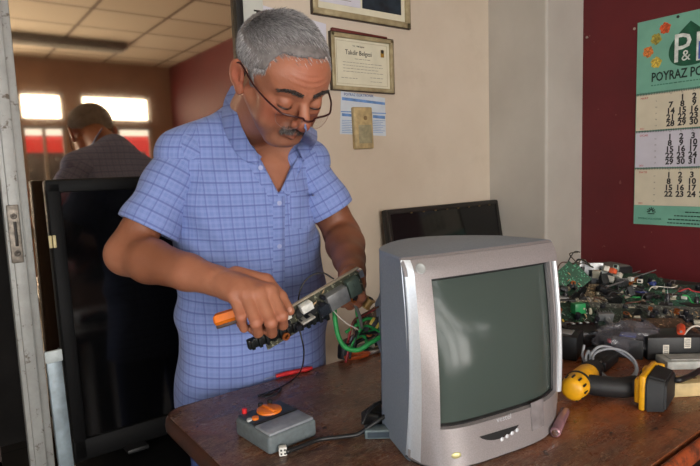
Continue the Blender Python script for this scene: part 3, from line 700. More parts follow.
# sticker, slot, buttons, brand plate, oval badge, label
x, z = tvface(420.5, 268.5); mb = MB(); mb.T = face_T(x, z, -.0003); mb.lathe([(0, 0), (.0095, 0), (.0095, .001), (.008, .0016), (.0068, .0010), (0, .0010)], 24); mb.build('round_sticker', M('clear_sticker', (150, 152, 150), .3), tv)
(xa, za), (xb, zb) = tvface(479, 441), tvface(519, 424.5); zm = (za+zb)/2; xm = (xa+xb)/2; hw_ = (xb-xa)/2
vs = []; N_ = 17
for i in range(N_):
    u = i/(N_-1); x = xa+(xb-xa)*u; zt = zm+.0045-.001*u+.0035*math.sin(PI*u)*0; zlow = zm+.004-.013*math.sin(PI*u)**.7
    for z in (zt, zlow): vs.append((x, fy(x, z)-.0006, z)); 
mb = MB(); mb.push(vs, [(2*i, 2*i+1, 2*i+3, 2*i+2) for i in range(N_-1)]); sl = mb.build('control_slot', M('slot_black', (10, 9, 9), .6), tv)
for i in range(4):
    x = xm+.004+i*hw_*.26; z = zm-.011+.0022*i
    mb = MB(); mb.T = face_T(x, z, .0); mb.lathe([(0, -.001), (.0036, -.001), (.0034, .0014), (.0022, .0022), (0, .0023)], 14); mb.build('button', brt, tv)
x, z = tvface(504, 418.5); items = [('vestel', .0125, face_T(x, z-.003, .0002), 'CENTER', 1.15)]
join_text(items, 'brand_lettering', M('pale_lettering', (196, 196, 200), .3, .2), tv)
x, z = tvface(455, 453); mb = MB(); mb.T = face_T(x, z, -.0002); mb.ball((0, 0, 0), .0085, 18, (1.15, .62, .16)); mb.build('oval_badge', M('dull_gold', (168, 160, 110), .3, .4), tv)
x, z = tvface(538, 415); mb = MB(); vs = []
for j in range(5):
    for i in range(5): xx = x-.017+.034*i/4; zz_ = z-.024+.048*j/4; vs.append((xx, fy(xx, zz_)-.0008, zz_))
mb.push(vs, [(j*5+i, j*5+i+1, (j+1)*5+i+1, (j+1)*5+i) for j in range(4) for i in range(4)]); mb.build('clear_label', M('clear_label', (142, 136, 136), .25, .2), tv)

# the swollen lower face leans a little towards its left side
done_ = set()
def lean_face(o):
    for ch in o.children:
        if ch.data and ch.data.name not in done_:
            done_.add(ch.data.name)
            for v in ch.data.vertices:
                x, y, z = v.co; u = min(1, max(0, x/TW)); w_ = min(1, max(0, z/TH))
                b_ = .070*(1-w_)**1.6*max(0, 1-abs(2*u-1)**4); k_ = min(1, max(0, (.035-y)/.045))
                v.co.x -= .42*b_*k_
        lean_face(ch)
lean_face(tv)
# ------------------------------------------------------------------ small things on the bench
def bench_pt(x, y, z=TZ): return at(x, y, 2, z)
# multimeter
A_, B_, C_, D4 = [bench_pt(x, y, TZ+.036) for x, y in ((240, 414), (290, 404.5), (320, 420), (277, 435))]
ctr = (A_+B_+C_+D4)/4+Vector((-.008, .010, 0)); ux = ((C_+D4)/2-(A_+B_)/2); ang_ = math.atan2(ux.y, ux.x); Lm = ux.length; Wm = ((B_-A_).length+(C_-D4).length)/2*1.12; Lm *= 1.06
mm = thing('multimeter', 'grey multimeter with an orange dial lying on the near left corner of the bench', 'multimeter', (ctr.x, ctr.y, TZ), ang_)
gp = M('grey_meter_case', (96, 104, 106), .5, 0, .08, 120, .1); dn = M('dark_blue_grey_face', (44, 56, 66), .5); org = M('orange_plastic', (226, 116, 24), .4, 0, .06)
mb = MB(); mb.box((0, 0, .0175), (Lm, Wm, .035), .007, 4); case = mb.build('case', gp, mm)
mb = MB(); mb.box((-Lm*.24, 0, .0365), (Lm*.46, Wm*.90, .005), .002, 2); mb.build('dial_face', dn, mm)
mb = MB(); mb.box((Lm*.26, 0, .0355), (Lm*.42, Wm*.92, .006), .0028, 3); mb.build('cover_plate', M('pale_grey_plate', (140, 144, 150), .35, .1), mm)
mb = MB(); mb.box((Lm*.015, 0, .0385), (.005, Wm*.9, .003)); mb.build('divider', mblk, mm)
mb = MB(); mb.lathe([(0, .038), (.025, .038), (.024, .042), (.021, .0435), (0, .0435)], 28, Tr(-Lm*.25, .006, 0)); dl = mb.build('dial', org, mm); mb = MB(); mb.box((-Lm*.25, .006, .044), (.040, .008, .004), .002); mb.build('dial_grip', org, dl)
mb = MB(); mb.cyl((-Lm*.13, -Wm*.32, .041), .0065, .005, 16); mb.build('orange_button', org, mm)
mb = MB(); mb.cyl((-Lm*.16, -Wm*.42, .040), .005, .004, 14); mb.build('white_button', M('pale_button', (190, 190, 186), .4), mm)
for y_, c_ in ((-.32, M('red_plastic', (200, 36, 40), .4)), (.02, mblk), (.22, mblk)):
    mb = MB(); mb.cyl((-Lm*.46, Wm*y_, .040), .0050, .016, 14, bev=.001); mb.build('probe_plug', c_, mm)
P0 = mm.matrix_basis @ Vector((-Lm*.46, Wm*.22, .06))
# cables
bkc = M('black_cable', (20, 20, 21), .45)
def cable(name, label, pts, r, mat=bkc, cat='cable', group=None, ends=None):
    P = [Vector(p) for p in pts]; o = thing(name, label, cat, P[0], group=group)
    mb = MB(); mb.T = Matrix.Translation(-P[0]); mb.tube(spline(P, 8), r, 8); s_ = mb.build('wire', mat, o, ang=180)
    return o
b3 = lambda x, y, h=0: tuple(bench_pt(x, y, TZ+h))
cable('test_lead', 'thin black test lead looping from the circuit board down to the multimeter', [dep(334, 279, 1.17), dep(322, 273, 1.165), dep(308, 278, 1.155), dep(299, 295, 1.15), dep(299, 325, 1.17), dep(304, 352, 1.19), b3(300, 372, .012), b3(286, 384, .004), b3(270, 392, .006), b3(262, 397, .03), tuple(Vector(P0)+Vector((0, 0, .004)))], .0017)
cable('power_cable', 'black cable running from the white plug past the multimeter to behind the television', [b3(286, 452, .008), b3(302, 446, .007), b3(320, 439.5, .005), b3(340, 437, .005), b3(358, 434, .006), b3(370, 426, .020), b3(388, 414, .036)], .0042)
p = bench_pt(283, 455); o = thing('plug_connector', 'small white four-pin plug at the end of the black cable', 'connector', p, math.radians(-25)); mb = MB(); mb.box((0, 0, .0085), (.014, .012, .016), .0015); hs = mb.build('housing', M('white_nylon', (216, 214, 206), .5), o)
for i in (-1, 1):
    for j in (-1, 1): mb = MB(); mb.box((i*.0032, -.006, .0085+j*.0034), (.003, .002, .003)); mb.build('pin_hole', mblk, hs, smooth=False)
cable('test_lead', 'short black loose lead coiled behind the multimeter dial', [b3(258, 396, .003), b3(272, 391, .003), b3(281, 388, .003), b3(276, 394, .004), b3(264, 397, .004)], .0022)
a, b = bench_pt(276, 376, TZ+.006), bench_pt(312, 368, TZ+.006); pr = thing('test_probe', 'red test probe lying along the far edge of the bench in front of the man', 'test probe', a, math.atan2((b-a).y, (b-a).x)); L = (b-a).length
mb = MB(); mb.tube([(0, 0, 0), (L*.3, 0, 0), (L*.75, 0, 0), (L*.78, 0, 0), (L, 0, 0)], [.0045, .0055, .005, .0065, .004], 12); mb.build('handle', M('red_plastic'), pr); mb = MB(); mb.tube([(-.03, 0, -.002), (0, 0, 0)], [.0007, .0012], 8); mb.build('needle', M('steel'), pr)
# black adapter with a grey box, half behind the television
p = bench_pt(381, 424); o = thing('power_adapter', 'black adapter block lying against the left side of the television', 'adapter', (p.x, p.y+.01, TZ), math.radians(20)); mb = MB(); mb.box((0, 0, .016), (.062, .042, .028), .005, 3); bo = mb.build('block', mblk, o); mb = MB()
for i in range(5): mb.box((-.022+i*.011, 0, .029), (.004, .034, .002))
mb.build('vent_ribs', blk, bo)
p = bench_pt(384, 436); o = thing('small_grey_case', 'small blue-grey box under the black adapter beside the television', 'box', (p.x-.005, p.y+.004, TZ), math.radians(-38)); mb = MB(); mb.box((0, 0, .009), (.060, .026, .018), .003, 3); mb.build('case', M('blue_grey_case', (92, 104, 106), .5), o)
mb = MB(); mb.box((0, -.0132, .009), (.048, .0012, .010)); mb.build('front_label', dn, o)
cable('power_cable', 'black cable arching from the adapter up behind the television', [b3(362, 424, .03), b3(368, 412, .045), b3(378, 403, .05), b3(392, 398, .04)], .003)
# pink glass-cased cylinder by the television's right corner
a, b = bench_pt(555, 433, TZ+.010), bench_pt(565, 411, TZ+.010); cpx = thing('capacitor_can', 'small pinkish cylinder with a shiny silver end lying by the television\'s right foot', 'capacitor', a, math.atan2((b-a).y, (b-a).x)); L = (b-a).length
mb = MB(); mb.lathe([(0, 0), (.0065, 0), (.009, .002), (.0095, .006), (.0095, L-.004), (.008, L), (0, L)], 20, Ry(90)); mb.build('can', M('pink_grey_sleeve', (140, 104, 112), .25, .2), cpx)
mb = MB(); mb.lathe([(0, -.0012), (.006, -.001), (.0075, .002), (0, .002)], 20, Ry(90)); mb.build('silver_end', M('bright_steel', (220, 220, 222), .12, 1), cpx)
# orange handled pliers at the back edge
p = bench_pt(358, 358); o = thing('pliers', 'orange-handled pliers lying on the bench left of the television', 'pliers', p, math.radians(-6))
for s in (-1, 1):
    mb = MB(); mb.tube(spline([(-.035, s*.008, .007), (-.01, s*.014, .007), (.02, s*.010, .007), (.036, s*.002, .007)], 6), [.0045]*6+[.0055]*8+[.004]*5, 10); mb.build('handle', M('orange_red_grip', (190, 84, 34), .45), o)
mb = MB(); mb.box((.052, 0, .006), (.034, .014, .009), .003); mb.build('jaws', M('steel'), o)

# yellow and black cordless drill lying on its side
zc = TZ+.036
ra = at(566, 394, 2, zc); rb = at(600, 362, 2, zc); u_ = (rb-ra).normalized(); ctr = (ra*.62+rb*.38); h_ = Vector((u_.y, -u_.x, 0)); bt = at(650, 386, 2, zc)
Ld = (bt-ctr).dot(h_); sd = (bt-ctr).dot(u_)
dr_ = thing('cordless_drill', 'yellow and black cordless drill lying on its side right of the television', 'drill'); dr_.matrix_world = Matrix(((h_.x, u_.x, 0, ctr.x), (h_.y, u_.y, 0, ctr.y), (0, 0, 1, TZ), (0, 0, 0, 1)))
yel = M('drill_yellow', (222, 160, 20), .42, 0, .06, 60, .05); dbk = M('drill_rubber', (24, 24, 25), .6, 0, .15, 90, .1)
RT = Rx(-90)    # lathe axis z -> +y
mb = MB(); mb.lathe([(0, -.058), (.014, -.058), (.021, -.054), (.025, -.046), (.0262, -.03), (.0262, .02), (.025, .045), (.022, .06), (0, .06)], 28, Tr(0, 0, .0335) @ RT); hsg = mb.build('motor_housing', yel, dr_)
mb = MB()
for i in range(8):
    a = math.radians(-70+i*32); mb.box((.0255*math.cos(a), -.042, .034+.0255*math.sin(a)), (.003, .016, .004), .001, rot=Ry(-math.degrees(a)))
mb.build('vent_slots', mblk, hsg)
mb = MB(); mb.lathe([(.0262, -.017), (.0275, -.015), (.0275, -.010), (.0262, -.008)], 28, Tr(0, 0, .034) @ RT); mb.build('black_band', dbk, dr_)
mb = MB(); mb.lathe([(0, .058), (.024, .058), (.024, .072), (.020, .076), (.021, .098), (.014, .110), (0, .110)], 24, Tr(0, 0, .034) @ RT); mb.build('chuck', dbk, dr_)
mb = MB(); mb.tube([(0, .115, .034), (0, .15, .034)], .0025, 8); mb.build('drill_bit', M('steel'), dr_)
P = spline([(.012, .0, .032), (.04, .002+sd*.1, .031), (.075, sd*.5, .030), (Ld-.03, sd*.9, .031), (Ld-.012, sd, .033)], 6)
mb = MB(); mb.tube(P, [.021+.0*i for i in range(len(P)-4)]+[.020, .021, .023, .025], 16, flat=1.0); grip = mb.build('grip', dbk, dr_)
mb = MB(); mb.box((.045, .026+sd*.2, .031), (.026, .018, .014), .005, 3); mb.build('trigger', M('trigger_black', (34, 34, 36), .3), dr_)
mb = MB()
for i in range(7): mb.tube([P[6+i*2]+Vector((0, -.019, -.002)), P[6+i*2]+Vector((0, -.017, .012))], .0018, 6)
mb.build('grip_ridges', dbk, grip)
# battery: yellow clamp and tapered black pack
mb = MB(); mb.box((Ld-.004, sd, .037), (.012, .108, .072), .004, 3); mb.box((Ld+.004, sd+.046, .060), (.026, .012, .024), .003, 2); mb.box((Ld-.012, sd-.033, .036), (.016, .022, .050), .004, 3); mb.box((Ld-.012, sd+.030, .036), (.016, .026, .058), .004, 3); clamp = mb.build('yellow_clamp', yel, dr_)
for s in (-1, 1): mb = MB(); mb.box((Ld-.022, sd+s*.030-.002, .042), (.006, .012, .026), .002); mb.build('release_button', dbk, clamp)
pf = [(-.056, 0), (-.056, .058), (-.044, .072), (.044, .072), (.056, .058), (.056, 0)]
bm = bmesh.new(); vv = [bm.verts.new((Ld+.002, sd+a_, b_+.0)) for a_, b_ in pf]; f_ = bm.faces.new(vv); r_ = bmesh.ops.extrude_face_region(bm, geom=[f_])
nv = [v for v in r_['geom'] if isinstance(v, bmesh.types.BMVert)]
for v in nv: v.co.x += .036; v.co.y = sd+(v.co.y-sd)*.82; v.co.z = .036+(v.co.z-.036)*.84
bmesh.ops.bevel(bm, geom=bm.edges[:], offset=.004, segments=2, affect='EDGES'); mb = MB(); mb.bm(bm); mb.build('battery_pack', dbk, dr_, ang=40)

# ------------------------------------------------------------------ circuit boards
PC = {}
def shared(key, fn):
    if key not in PC: PC[key] = fn()
    return PC[key]
def part(key, fn, mat, name, parent, loc, rz=0, sc=1, kind=None):
    def mk():
        mb = fn(); me = bpy.data.meshes.new(name); me.from_pydata(mb.v, [], mb.f)
        bm = bmesh.new(); bm.from_mesh(me); bmesh.ops.recalc_face_normals(bm, faces=bm.faces[:]); bm.to_mesh(me); bm.free()
        me.materials.append(mat); me.polygons.foreach_set('use_smooth', [True]*len(me.polygons)); me.set_sharp_from_angle(angle=.7); return me
    me = shared(key, mk)
    o = bpy.data.objects.new(name, me); C.objects.link(o); o.parent = parent; o.location = loc; o.rotation_euler = (0, 0, rz); o.scale = (sc, sc, sc) if isinstance(sc, (int, float)) else sc
    return o
alu = M('aluminium', (150, 150, 150), .4, .6, .1, 50); cop = M('copper_winding', (150, 84, 40), .35, .5, .2, 200); capm = M('black_capacitor_sleeve', (28, 28, 34), .35); capb = M('blue_capacitor_sleeve', (36, 58, 130), .35)
chipm = M('chip_black', (22, 22, 24), .5); whc = M('cream_connector', (176, 170, 150), .5); yelc = M('yellow_tape', (190, 160, 60), .45); res = M('resistor_tan', (180, 150, 110), .5)
def f_cap(): mb = MB(); mb.lathe([(0, 0), (.0055, 0), (.006, .001), (.006, .0145), (.0053, .016), (0, .0157)], 14); return mb
def f_chip(): mb = MB(); mb.box((0, 0, .003), (.022, .010, .004), .0006, 1); [mb.box((-.009+i*.003, s*.006, .0018), (.0012, .003, .003)) for i in range(7) for s in (-1, 1)]; return mb
def f_sink():
    mb = MB(); mb.box((0, 0, .012), (.034, .003, .024)); [mb.box((-.015+i*.006, .007, .012), (.0014, .012, .024)) for i in range(6)]; return mb
def f_trans(): mb = MB(); mb.box((0, 0, .009), (.026, .022, .017), .002); return mb
def f_core(): mb = MB(); mb.box((0, 0, .009), (.012, .032, .020), .001); return mb
def f_conn(): mb = MB(); mb.box((0, 0, .005), (.020, .008, .009), .0008); [mb.box((-.007+i*.0047, 0, .0102), (.003, .004, .001)) for i in range(4)]; return mb
def f_coil(): mb = MB(); mb.lathe([(.004, 0), (.008, 0), (.008, .002), (.0062, .003), (.0062, .009), (.008, .010), (.008, .012), (.004, .012)], 16); return mb
def f_res(): mb = MB(); mb.tube([(-.007, 0, .001), (-.006, 0, .004), (-.004, 0, .004), (-.0035, 0, .004), (.0035, 0, .004), (.004, 0, .004), (.006, 0, .004), (.007, 0, .001)], [.0004, .0004, .0005, .0016, .0016, .0005, .0004, .0004], 8); return mb
def f_diode(): mb = MB(); mb.box((0, 0, .009), (.010, .0045, .010), .001); mb.box((0, .003, .014), (.010, .001, .014)); return mb
KIND = {'capacitor': (f_cap, capm), 'blue_capacitor': (f_cap, capb), 'chip': (f_chip, chipm), 'heat_sink': (f_sink, alu), 'transformer': (f_trans, yelc), 'connector': (f_conn, whc), 'coil': (f_coil, cop), 'resistor': (f_res, res), 'power_transistor': (f_diode, chipm)}
def pcbm(name, c): 
    if name in MC: return MC[name]
    t = NT(name); t.set(Base_Color=t.mix(t.ramp(t.noise(160, 2, .4), [(.60, (0, 0, 0)), (.64, (255, 255, 255))]), t.ramp(t.noise(30), [(.3, tuple(v*.8 for v in c)), (.7, c)]), tuple(min(255, v*1.5+30) for v in c)), Roughness=.4); MC[name] = t.m; return t.m
def place(o, pos, X, Nn):
    """set an object's frame from its long axis and its face normal"""
    Nn = Vector(Nn).normalized(); X = Vector(X); X = (X-Nn*X.dot(Nn)).normalized(); Y = Nn.cross(X)
    o.matrix_world = Matrix(((X.x, Y.x, Nn.x, pos[0]), (X.y, Y.y, Nn.y, pos[1]), (X.z, Y.z, Nn.z, pos[2]), (0, 0, 0, 1)))
def pcb(label, w, d, col, pos, X, Nn=(0, 0, 1), seed=1, items=(), joints=60, group=None, both=False, name='circuit_board', cat='circuit board', notch=True, gridding=True):
    r = random.Random(seed); o = thing(name, label, cat, group=group); place(o, pos, X, Nn)
    mb = MB(); pl_ = [(-w/2, -d/2), (w/2, -d/2), (w/2, d/2*.6), (w/2-.012, d/2*.6), (w/2-.012, d/2), (-w/2, d/2)] if notch else [(-w/2, -d/2), (w/2, -d/2), (w/2, d/2), (-w/2, d/2)]
    mb.prism(pl_, 0, .0016); mb.build('board', pcbm('pcb_%d_%d_%d' % col, col), o, smooth=False)
    mb = MB()
    for i in range(joints):
        mb.lathe([(0, .0004), (.0013, 0), (0, .0012)], 5, Tr(r.uniform(-w/2+.004, w/2-.004), r.uniform(-d/2+.004, d/2*.6-.004), .0016))
    s_ = mb.build('solder_joints', M('solder', (190, 190, 186), .25, .9), o); s_['kind'] = 'stuff'
    used = []
    for kind, cnt in items:
        for _ in range(cnt):
            for _try in range(30):
                x, y = r.uniform(-w/2+.014, w/2-.02), r.uniform(-d/2+.010, d/2*.6-.010)
                if all((x-a)**2+(y-b)**2 > .00022 for a, b in used): break
            used.append((x, y)); fn, m_ = KIND[kind]; ro = r.choice([0, PI/2, PI, 0, r.uniform(0, 6)])
            p_ = part(kind, fn, m_, kind if kind != 'blue_capacitor' else 'capacitor', o, (x, y, .0017), ro, r.uniform(.8, 1.25))
            if kind == 'blue_capacitor': p_['label'] = 'blue capacitor'
            if kind == 'transformer': part('core', f_core, chipm, 'iron_core', p_, (0, 0, 0))
    return o
GRN = (32, 82, 58); DGR = (22, 48, 36); BRN = (92, 66, 44); TAN = (110, 98, 76); GRY = (84, 88, 82)
# the board he holds: seen nearly edge-on from his right fist up to the left hand
a, b = dep(262, 325, 1.085), dep(361, 267.5, 1.185)
X = (b-a).normalized(); mid = (a+b)/2; Lb = (b-a).length
down = -UV*1.0+F*(-.0); Ydir = (UV*.62-F*.78); Ydir = (Ydir-X*Ydir.dot(X)).normalized(); Nn = X.cross(-Ydir)
# face normal points down and towards the camera; the board's depth runs away from the camera
vdown = (-UV*.42-F*.90); vdown = (vdown-X*vdown.dot(X)).normalized()
hb = pcb('long bare circuit board with connectors held in the man\'s hands over the bench', Lb, .060, (70, 70, 56), mid-UV*.026+F*.008, X, vdown, 11, (), 50, notch=False)
Yb = vdown.cross(X)
def hbp(px, py, h=.0017):        # local place on the held board under a photo point
    d = ray(px, py); n_ = vdown; t_ = (mid-CP).dot(n_)/d.dot(n_); P = CP+d*t_-mid
    return (P.dot(X), max(-.027, min(.027, P.dot(Yb))), h)
r5 = random.Random(5)
def ob(name, mat, c_, s_, r=.001, parent=hb, **k):
    mb = MB(); mb.box(c_, s_, r); return mb.build(name, mat, parent, **k)
ob('edge_rail', M('tan_rail', (140, 128, 108), .5), (0, -.031 if Yb.dot(UV) < 0 else .031, .003), (Lb, .004, .007))
yy0 = 1 if Yb.dot(UV) > 0 else -1     # +1: local +y is up in the photo
ob('metal_end', M('bright_steel'), (Lb/2-.004, .022*yy0, .010), (.012, .018, .018), .002)
ob('white_connector', M('white_nylon'), (-.020, .018*yy0, .012), (.026, .016, .018), .001)
ob('white_connector', M('white_nylon'), (-.064, .020*yy0, .009), (.018, .013, .012), .001)
ob('white_connector', M('white_nylon'), (-.080, .012*yy0, .006), (.022, .005, .006), .001)
ob('bracket', M('pale_bracket', (176, 170, 160), .4, .4), (-.028, -.006*yy0, .014), (.030, .004, .024), .001)
ob('shield_can', alu, (.050, -.002*yy0, .011), (.050, .036, .020), .002)
ob('shield_can', M('dull_green_can', (94, 108, 98), .4, .5), (.094, .0, .009), (.030, .040, .016), .002)
for i in range(26):
    k = r5.choice(['capacitor', 'resistor', 'chip', 'capacitor', 'power_transistor', 'coil']); fn, m_ = KIND[k]
    part(k, fn, m_, k, hb, (r5.uniform(-.09, .10), r5.uniform(-.026, .026), .0017), r5.uniform(0, 6), r5.uniform(.7, 1.1))
for i in range(8):
    ob('pin', M('dark_pin', (60, 66, 76), .3, .4), (.004+i*.0032, -.010*yy0+.001*(i % 2), .012), (.0016, .022, .018), .0004)
# dark heat sink hanging below the board, down to the left of his fist
a2, b2 = dep(246, 343, 1.090), dep(330, 314, 1.160); X2 = (b2-a2).normalized(); m2 = (a2+b2)/2
hs_ = thing('heat_sink', 'black finned heat sink bar held under the circuit board in his right hand', 'heat sink'); place(hs_, m2, X2, vdown); L2 = (b2-a2).length
mb = MB(); mb.box((0, 0, 0), (L2, .020, .012), .002); mb.build('bar', M('black_anodised', (26, 28, 28), .4, .4), hs_)
for i in range(12):
    mb = MB(); mb.box((-L2/2+.008+i*(L2-.016)/11, .0, .008), (.007, .020, .006+.004*(i%3)), .001); mb.build('fin', MC['black_anodised'], hs_)
# orange handle sticking out at the left of his fist
a3, b3_ = dep(214.5, 321, 1.10), dep(262, 306, 1.105); v3 = (b3_-a3); L3 = v3.length
sdv = thing('screwdriver', 'screwdriver with a translucent orange and dark handle gripped in his right fist', 'screwdriver'); place(sdv, a3, v3, -F)
mb = MB(); mb.tube([(0, 0, 0), (.004, 0, 0), (.010, 0, 0), (.05, 0, 0), (.066, 0, 0), (.072, 0, 0)], [.009, .013, .014, .0135, .011, .007], 6); mb.build('handle', org, sdv, label='orange faceted handle', ang=20)
mb = MB(); mb.box((.026, -.013, .0), (.050, .008, .016), .003); mb.build('grip_inlay', M('dark_grip', (70, 52, 44), .5), sdv)
mb = MB(); mb.tube([(.07, 0, 0), (L3+.04, 0, 0)], .0028, 8); mb.build('shaft', M('steel'), sdv)
# wires from the board to the heap
whw = M('white_wire', (200, 192, 180), .5); gnw = M('green_cable', (40, 150, 74), .5); rdw = M('red_wire', (150, 36, 40), .5); brw = M('brown_wire', (84, 48, 34), .5); grw = M('grey_cable', (138, 140, 144), .5); yww = M('yellow_wire', (180, 150, 60), .5)
cable('wire', 'thin white wire sweeping from the held board down to the cable heap', [dep(328, 299, 1.165), dep(333, 310, 1.165), dep(345, 322, 1.175), dep(359, 330, 1.19)], .0014, whw, 'wire')
cable('cable', 'green cable hanging from the held board in a loop onto the bench', [dep(334, 300, 1.20), dep(335, 318, 1.20), dep(338, 335, 1.20), dep(345, 347, 1.20), dep(358, 350, 1.20), dep(372, 342, 1.20), dep(392, 330, 1.24)], .0052, gnw)
cable('cable', 'green cable hanging behind the metal end of the held board', [dep(356, 272, 1.225), dep(359, 290, 1.235), dep(357, 310, 1.245), dep(361, 328, 1.25), dep(368, 345, 1.26)], .0045, gnw)
cable('cable', 'grey cable running from the board\'s shield into the heap', [dep(345, 290, 1.19), dep(353, 302, 1.20), dep(359, 314, 1.21), dep(362, 328, 1.22)], .0036, M('dull_grey_cable', (96, 96, 92), .5))
# cable heap left of the television: short arcs at bench level, each its own
rr_ = random.Random(8)
hm = [mblk, brw, bkc, gnw, rdw, mblk, gnw, brw, yww, bkc, rdw, gnw, mblk, brw, grw, bkc]
HN = {mblk.name: 'matt black', brw.name: 'brown', bkc.name: 'black', gnw.name: 'green', rdw.name: 'red', yww.name: 'yellow', grw.name: 'grey'}
for i, m_ in enumerate(hm):
    y0 = 352-rr_.uniform(0, 22); t0 = 1.24+rr_.uniform(-.03, .08)
    P = [dep(343+rr_.uniform(0, 12), y0+rr_.uniform(0, 12), t0), dep(356+rr_.uniform(-3, 3), y0-rr_.uniform(2, 14), t0+.01), dep(368+rr_.uniform(-3, 3), y0-rr_.uniform(6, 24), t0+.02), dep(386+rr_.uniform(-2, 6), y0-rr_.uniform(2, 34), t0+.04)]
    P = [Vector((q.x, q.y, max(q.z, TZ+.006))) for q in P]
    cable('cable', 'thin %s cable in the tangle at the television\'s left side' % HN[m_.name], P, rr_.choice([.002, .0028, .0038]), m_, group='tangled cables left of the television')
pcb('small brown circuit board standing in the cable tangle left of the television', .085, .055, BRN, dep(374, 322, 1.27), (.6, -.3, .45), (-.45, -.75, .35), 21, (('coil', 1), ('transformer', 1), ('resistor', 3), ('capacitor', 2)), 30)
pcb('small green circuit board lying under the cable tangle left of the television', .10, .07, DGR, bench_pt(372, 346, TZ+.006), (1, .1, 0), (0, 0, 1), 22, (('connector', 2), ('capacitor', 3), ('resistor', 4)), 30)
o = thing('copper_coil', 'brass and copper coil poking up from the cable tangle beside the television', 'coil', dep(368, 303, 1.27)); mb = MB(); mb.lathe([(.006, -.012), (.013, -.012), (.013, -.009), (.010, -.008), (.010, .008), (.013, .009), (.013, .012), (.006, .012)], 18); mb.build('winding', M('brass_winding', (176, 140, 84), .4, .4), o)
mb = MB(); mb.cyl((0, 0, 0), .0058, .028, 12); mb.build('core', chipm, o)
o.rotation_euler = (.4, .5, 0)
# black bundle standing on the bench by the tangle
p = bench_pt(347, 358); o = thing('rubber_foot', 'small black rubber foot block at the near end of the cable tangle', 'rubber block', (p.x, p.y+.01, TZ)); mb = MB(); mb.lathe([(0, 0), (.02, 0), (.018, .03), (.012, .045), (0, .047)], 16); mb.build('block', mblk, o)

# ------------------------------------------------------------------ the scrap heap at the right end of the bench
def bx(name, label, cat, px, py, t, size, rz, mat, r=.006, pn='case', drop=True):
    p = dep(px, py, t); o = thing(name, label, cat, (p.x, p.y, p.z), rz); mb = MB(); mb.box((0, 0, 0), size, r, 2); q = mb.build(pn, mat, o); return o, q, p
def onb(name, label, cat, x, y, size, rz, mat, r=.006, pn='case', z=TZ):
    o = thing(name, label, cat, (x, y, z), rz); mb = MB(); mb.box((0, 0, size[2]/2), size, r, 2); q = mb.build(pn, mat, o); return o, q
DK = mblk
# carrying layer: equipment cases standing on the bench
o, q = onb('equipment_case', 'black equipment case under the circuit boards at the red wall', 'case', 2.08, .84, (.38, .36, .034), .05, DK)
for i in range(6): mb = MB(); mb.box((-.20+i*.08, -.2012, .023), (.05, .003, .006)); mb.build('vent_slot', blk, q)
o, q = onb('equipment_case', 'dark plastic case under the boards behind the drill', 'case', 1.72, .96, (.24, .32, .030), -.1, DK)
for i in range(4): mb = MB(); mb.box((-.09+i*.06, -.1712, .018), (.04, .003, .006)); mb.build('vent_slot', blk, q)
# big dark box at the back by the column
p = dep(608, 270, 2.05); o, q = onb('loudspeaker_box', 'black box with a grey sheen coloured onto its top at the back of the heap beside the column', 'loudspeaker', p.x, min(p.y, 1.12), (.125, .11, .118), -.35, DK, .008, 'cabinet')
mb = MB(); mb.box((0, 0, .119), (.11, .095, .003), .001); mb.build('sheen_top', M('grey_sheen', (96, 92, 88), .8), q)  # grey reflection on the top, put in as a lighter sheet
mb = MB(); mb.lathe([(0, .0), (.012, .003), (.038, -.003), (.040, .0), (.043, 0)], 20, Tr(0, -.0565, .058) @ Rx(90)); mb.build('speaker_cone', chipm, q)
# standing metal chassis with slots
o, q, p = bx('metal_chassis', 'grey pierced metal chassis standing among the boards by the column', 'metal chassis', 590, 277, 1.95, (.085, .004, .10), -.9, alu, .001, 'plate')
for i in range(3):
    for j in range(2): mb = MB(); mb.box((-.025+i*.025, -.003, -.02+j*.035), (.010, .002, .022), .001); mb.build('slot', chipm, q)
o2, q2, p = bx('metal_chassis', 'narrow grey metal bracket left of the pierced chassis', 'metal chassis', 580, 275, 1.93, (.020, .010, .11), -.5, alu, .001, 'plate')
o2.rotation_euler = (0, .18, -.5)
mb = MB(); mb.box((0, -.008, .0), (.012, .010, .06), .002); mb.build('clamp', chipm, q2)
o, q, p = bx('connector_block', 'cream connector block in the middle of the heap', 'connector', 597, 274, 1.93, (.032, .024, .026), .3, whc, .002, 'block')
for i in range(3): mb = MB(); mb.box((-.010+i*.010, -.0125, 0), (.005, .002, .016)); mb.build('socket', chipm, q)
# orange and white plug cluster
for i, (x, y, c_, nm) in enumerate([(613, 271, (210, 92, 56), 'orange'), (606, 268.5, (196, 190, 176), 'pale'), (618, 275, (190, 184, 170), 'cream'), (610, 279, (176, 172, 160), 'grey-white'), (603, 271, (170, 176, 172), 'greyish'), (616, 268, (150, 170, 160), 'greenish')]):
    o, q, p = bx('plug', '%s plug in the plug cluster in front of the black box' % nm, 'plug', x, y, 1.90+.01*i, (.026, .018, .018), i*.7, M('plug_%d' % i, c_, .45), .003, 'body')
    mb = MB(); mb.box((.012, 0, 0), (.006, .010, .010), .001); mb.build('pin_block', chipm, q); o.rotation_euler = (.3*i, .4-.2*i, i*.7)
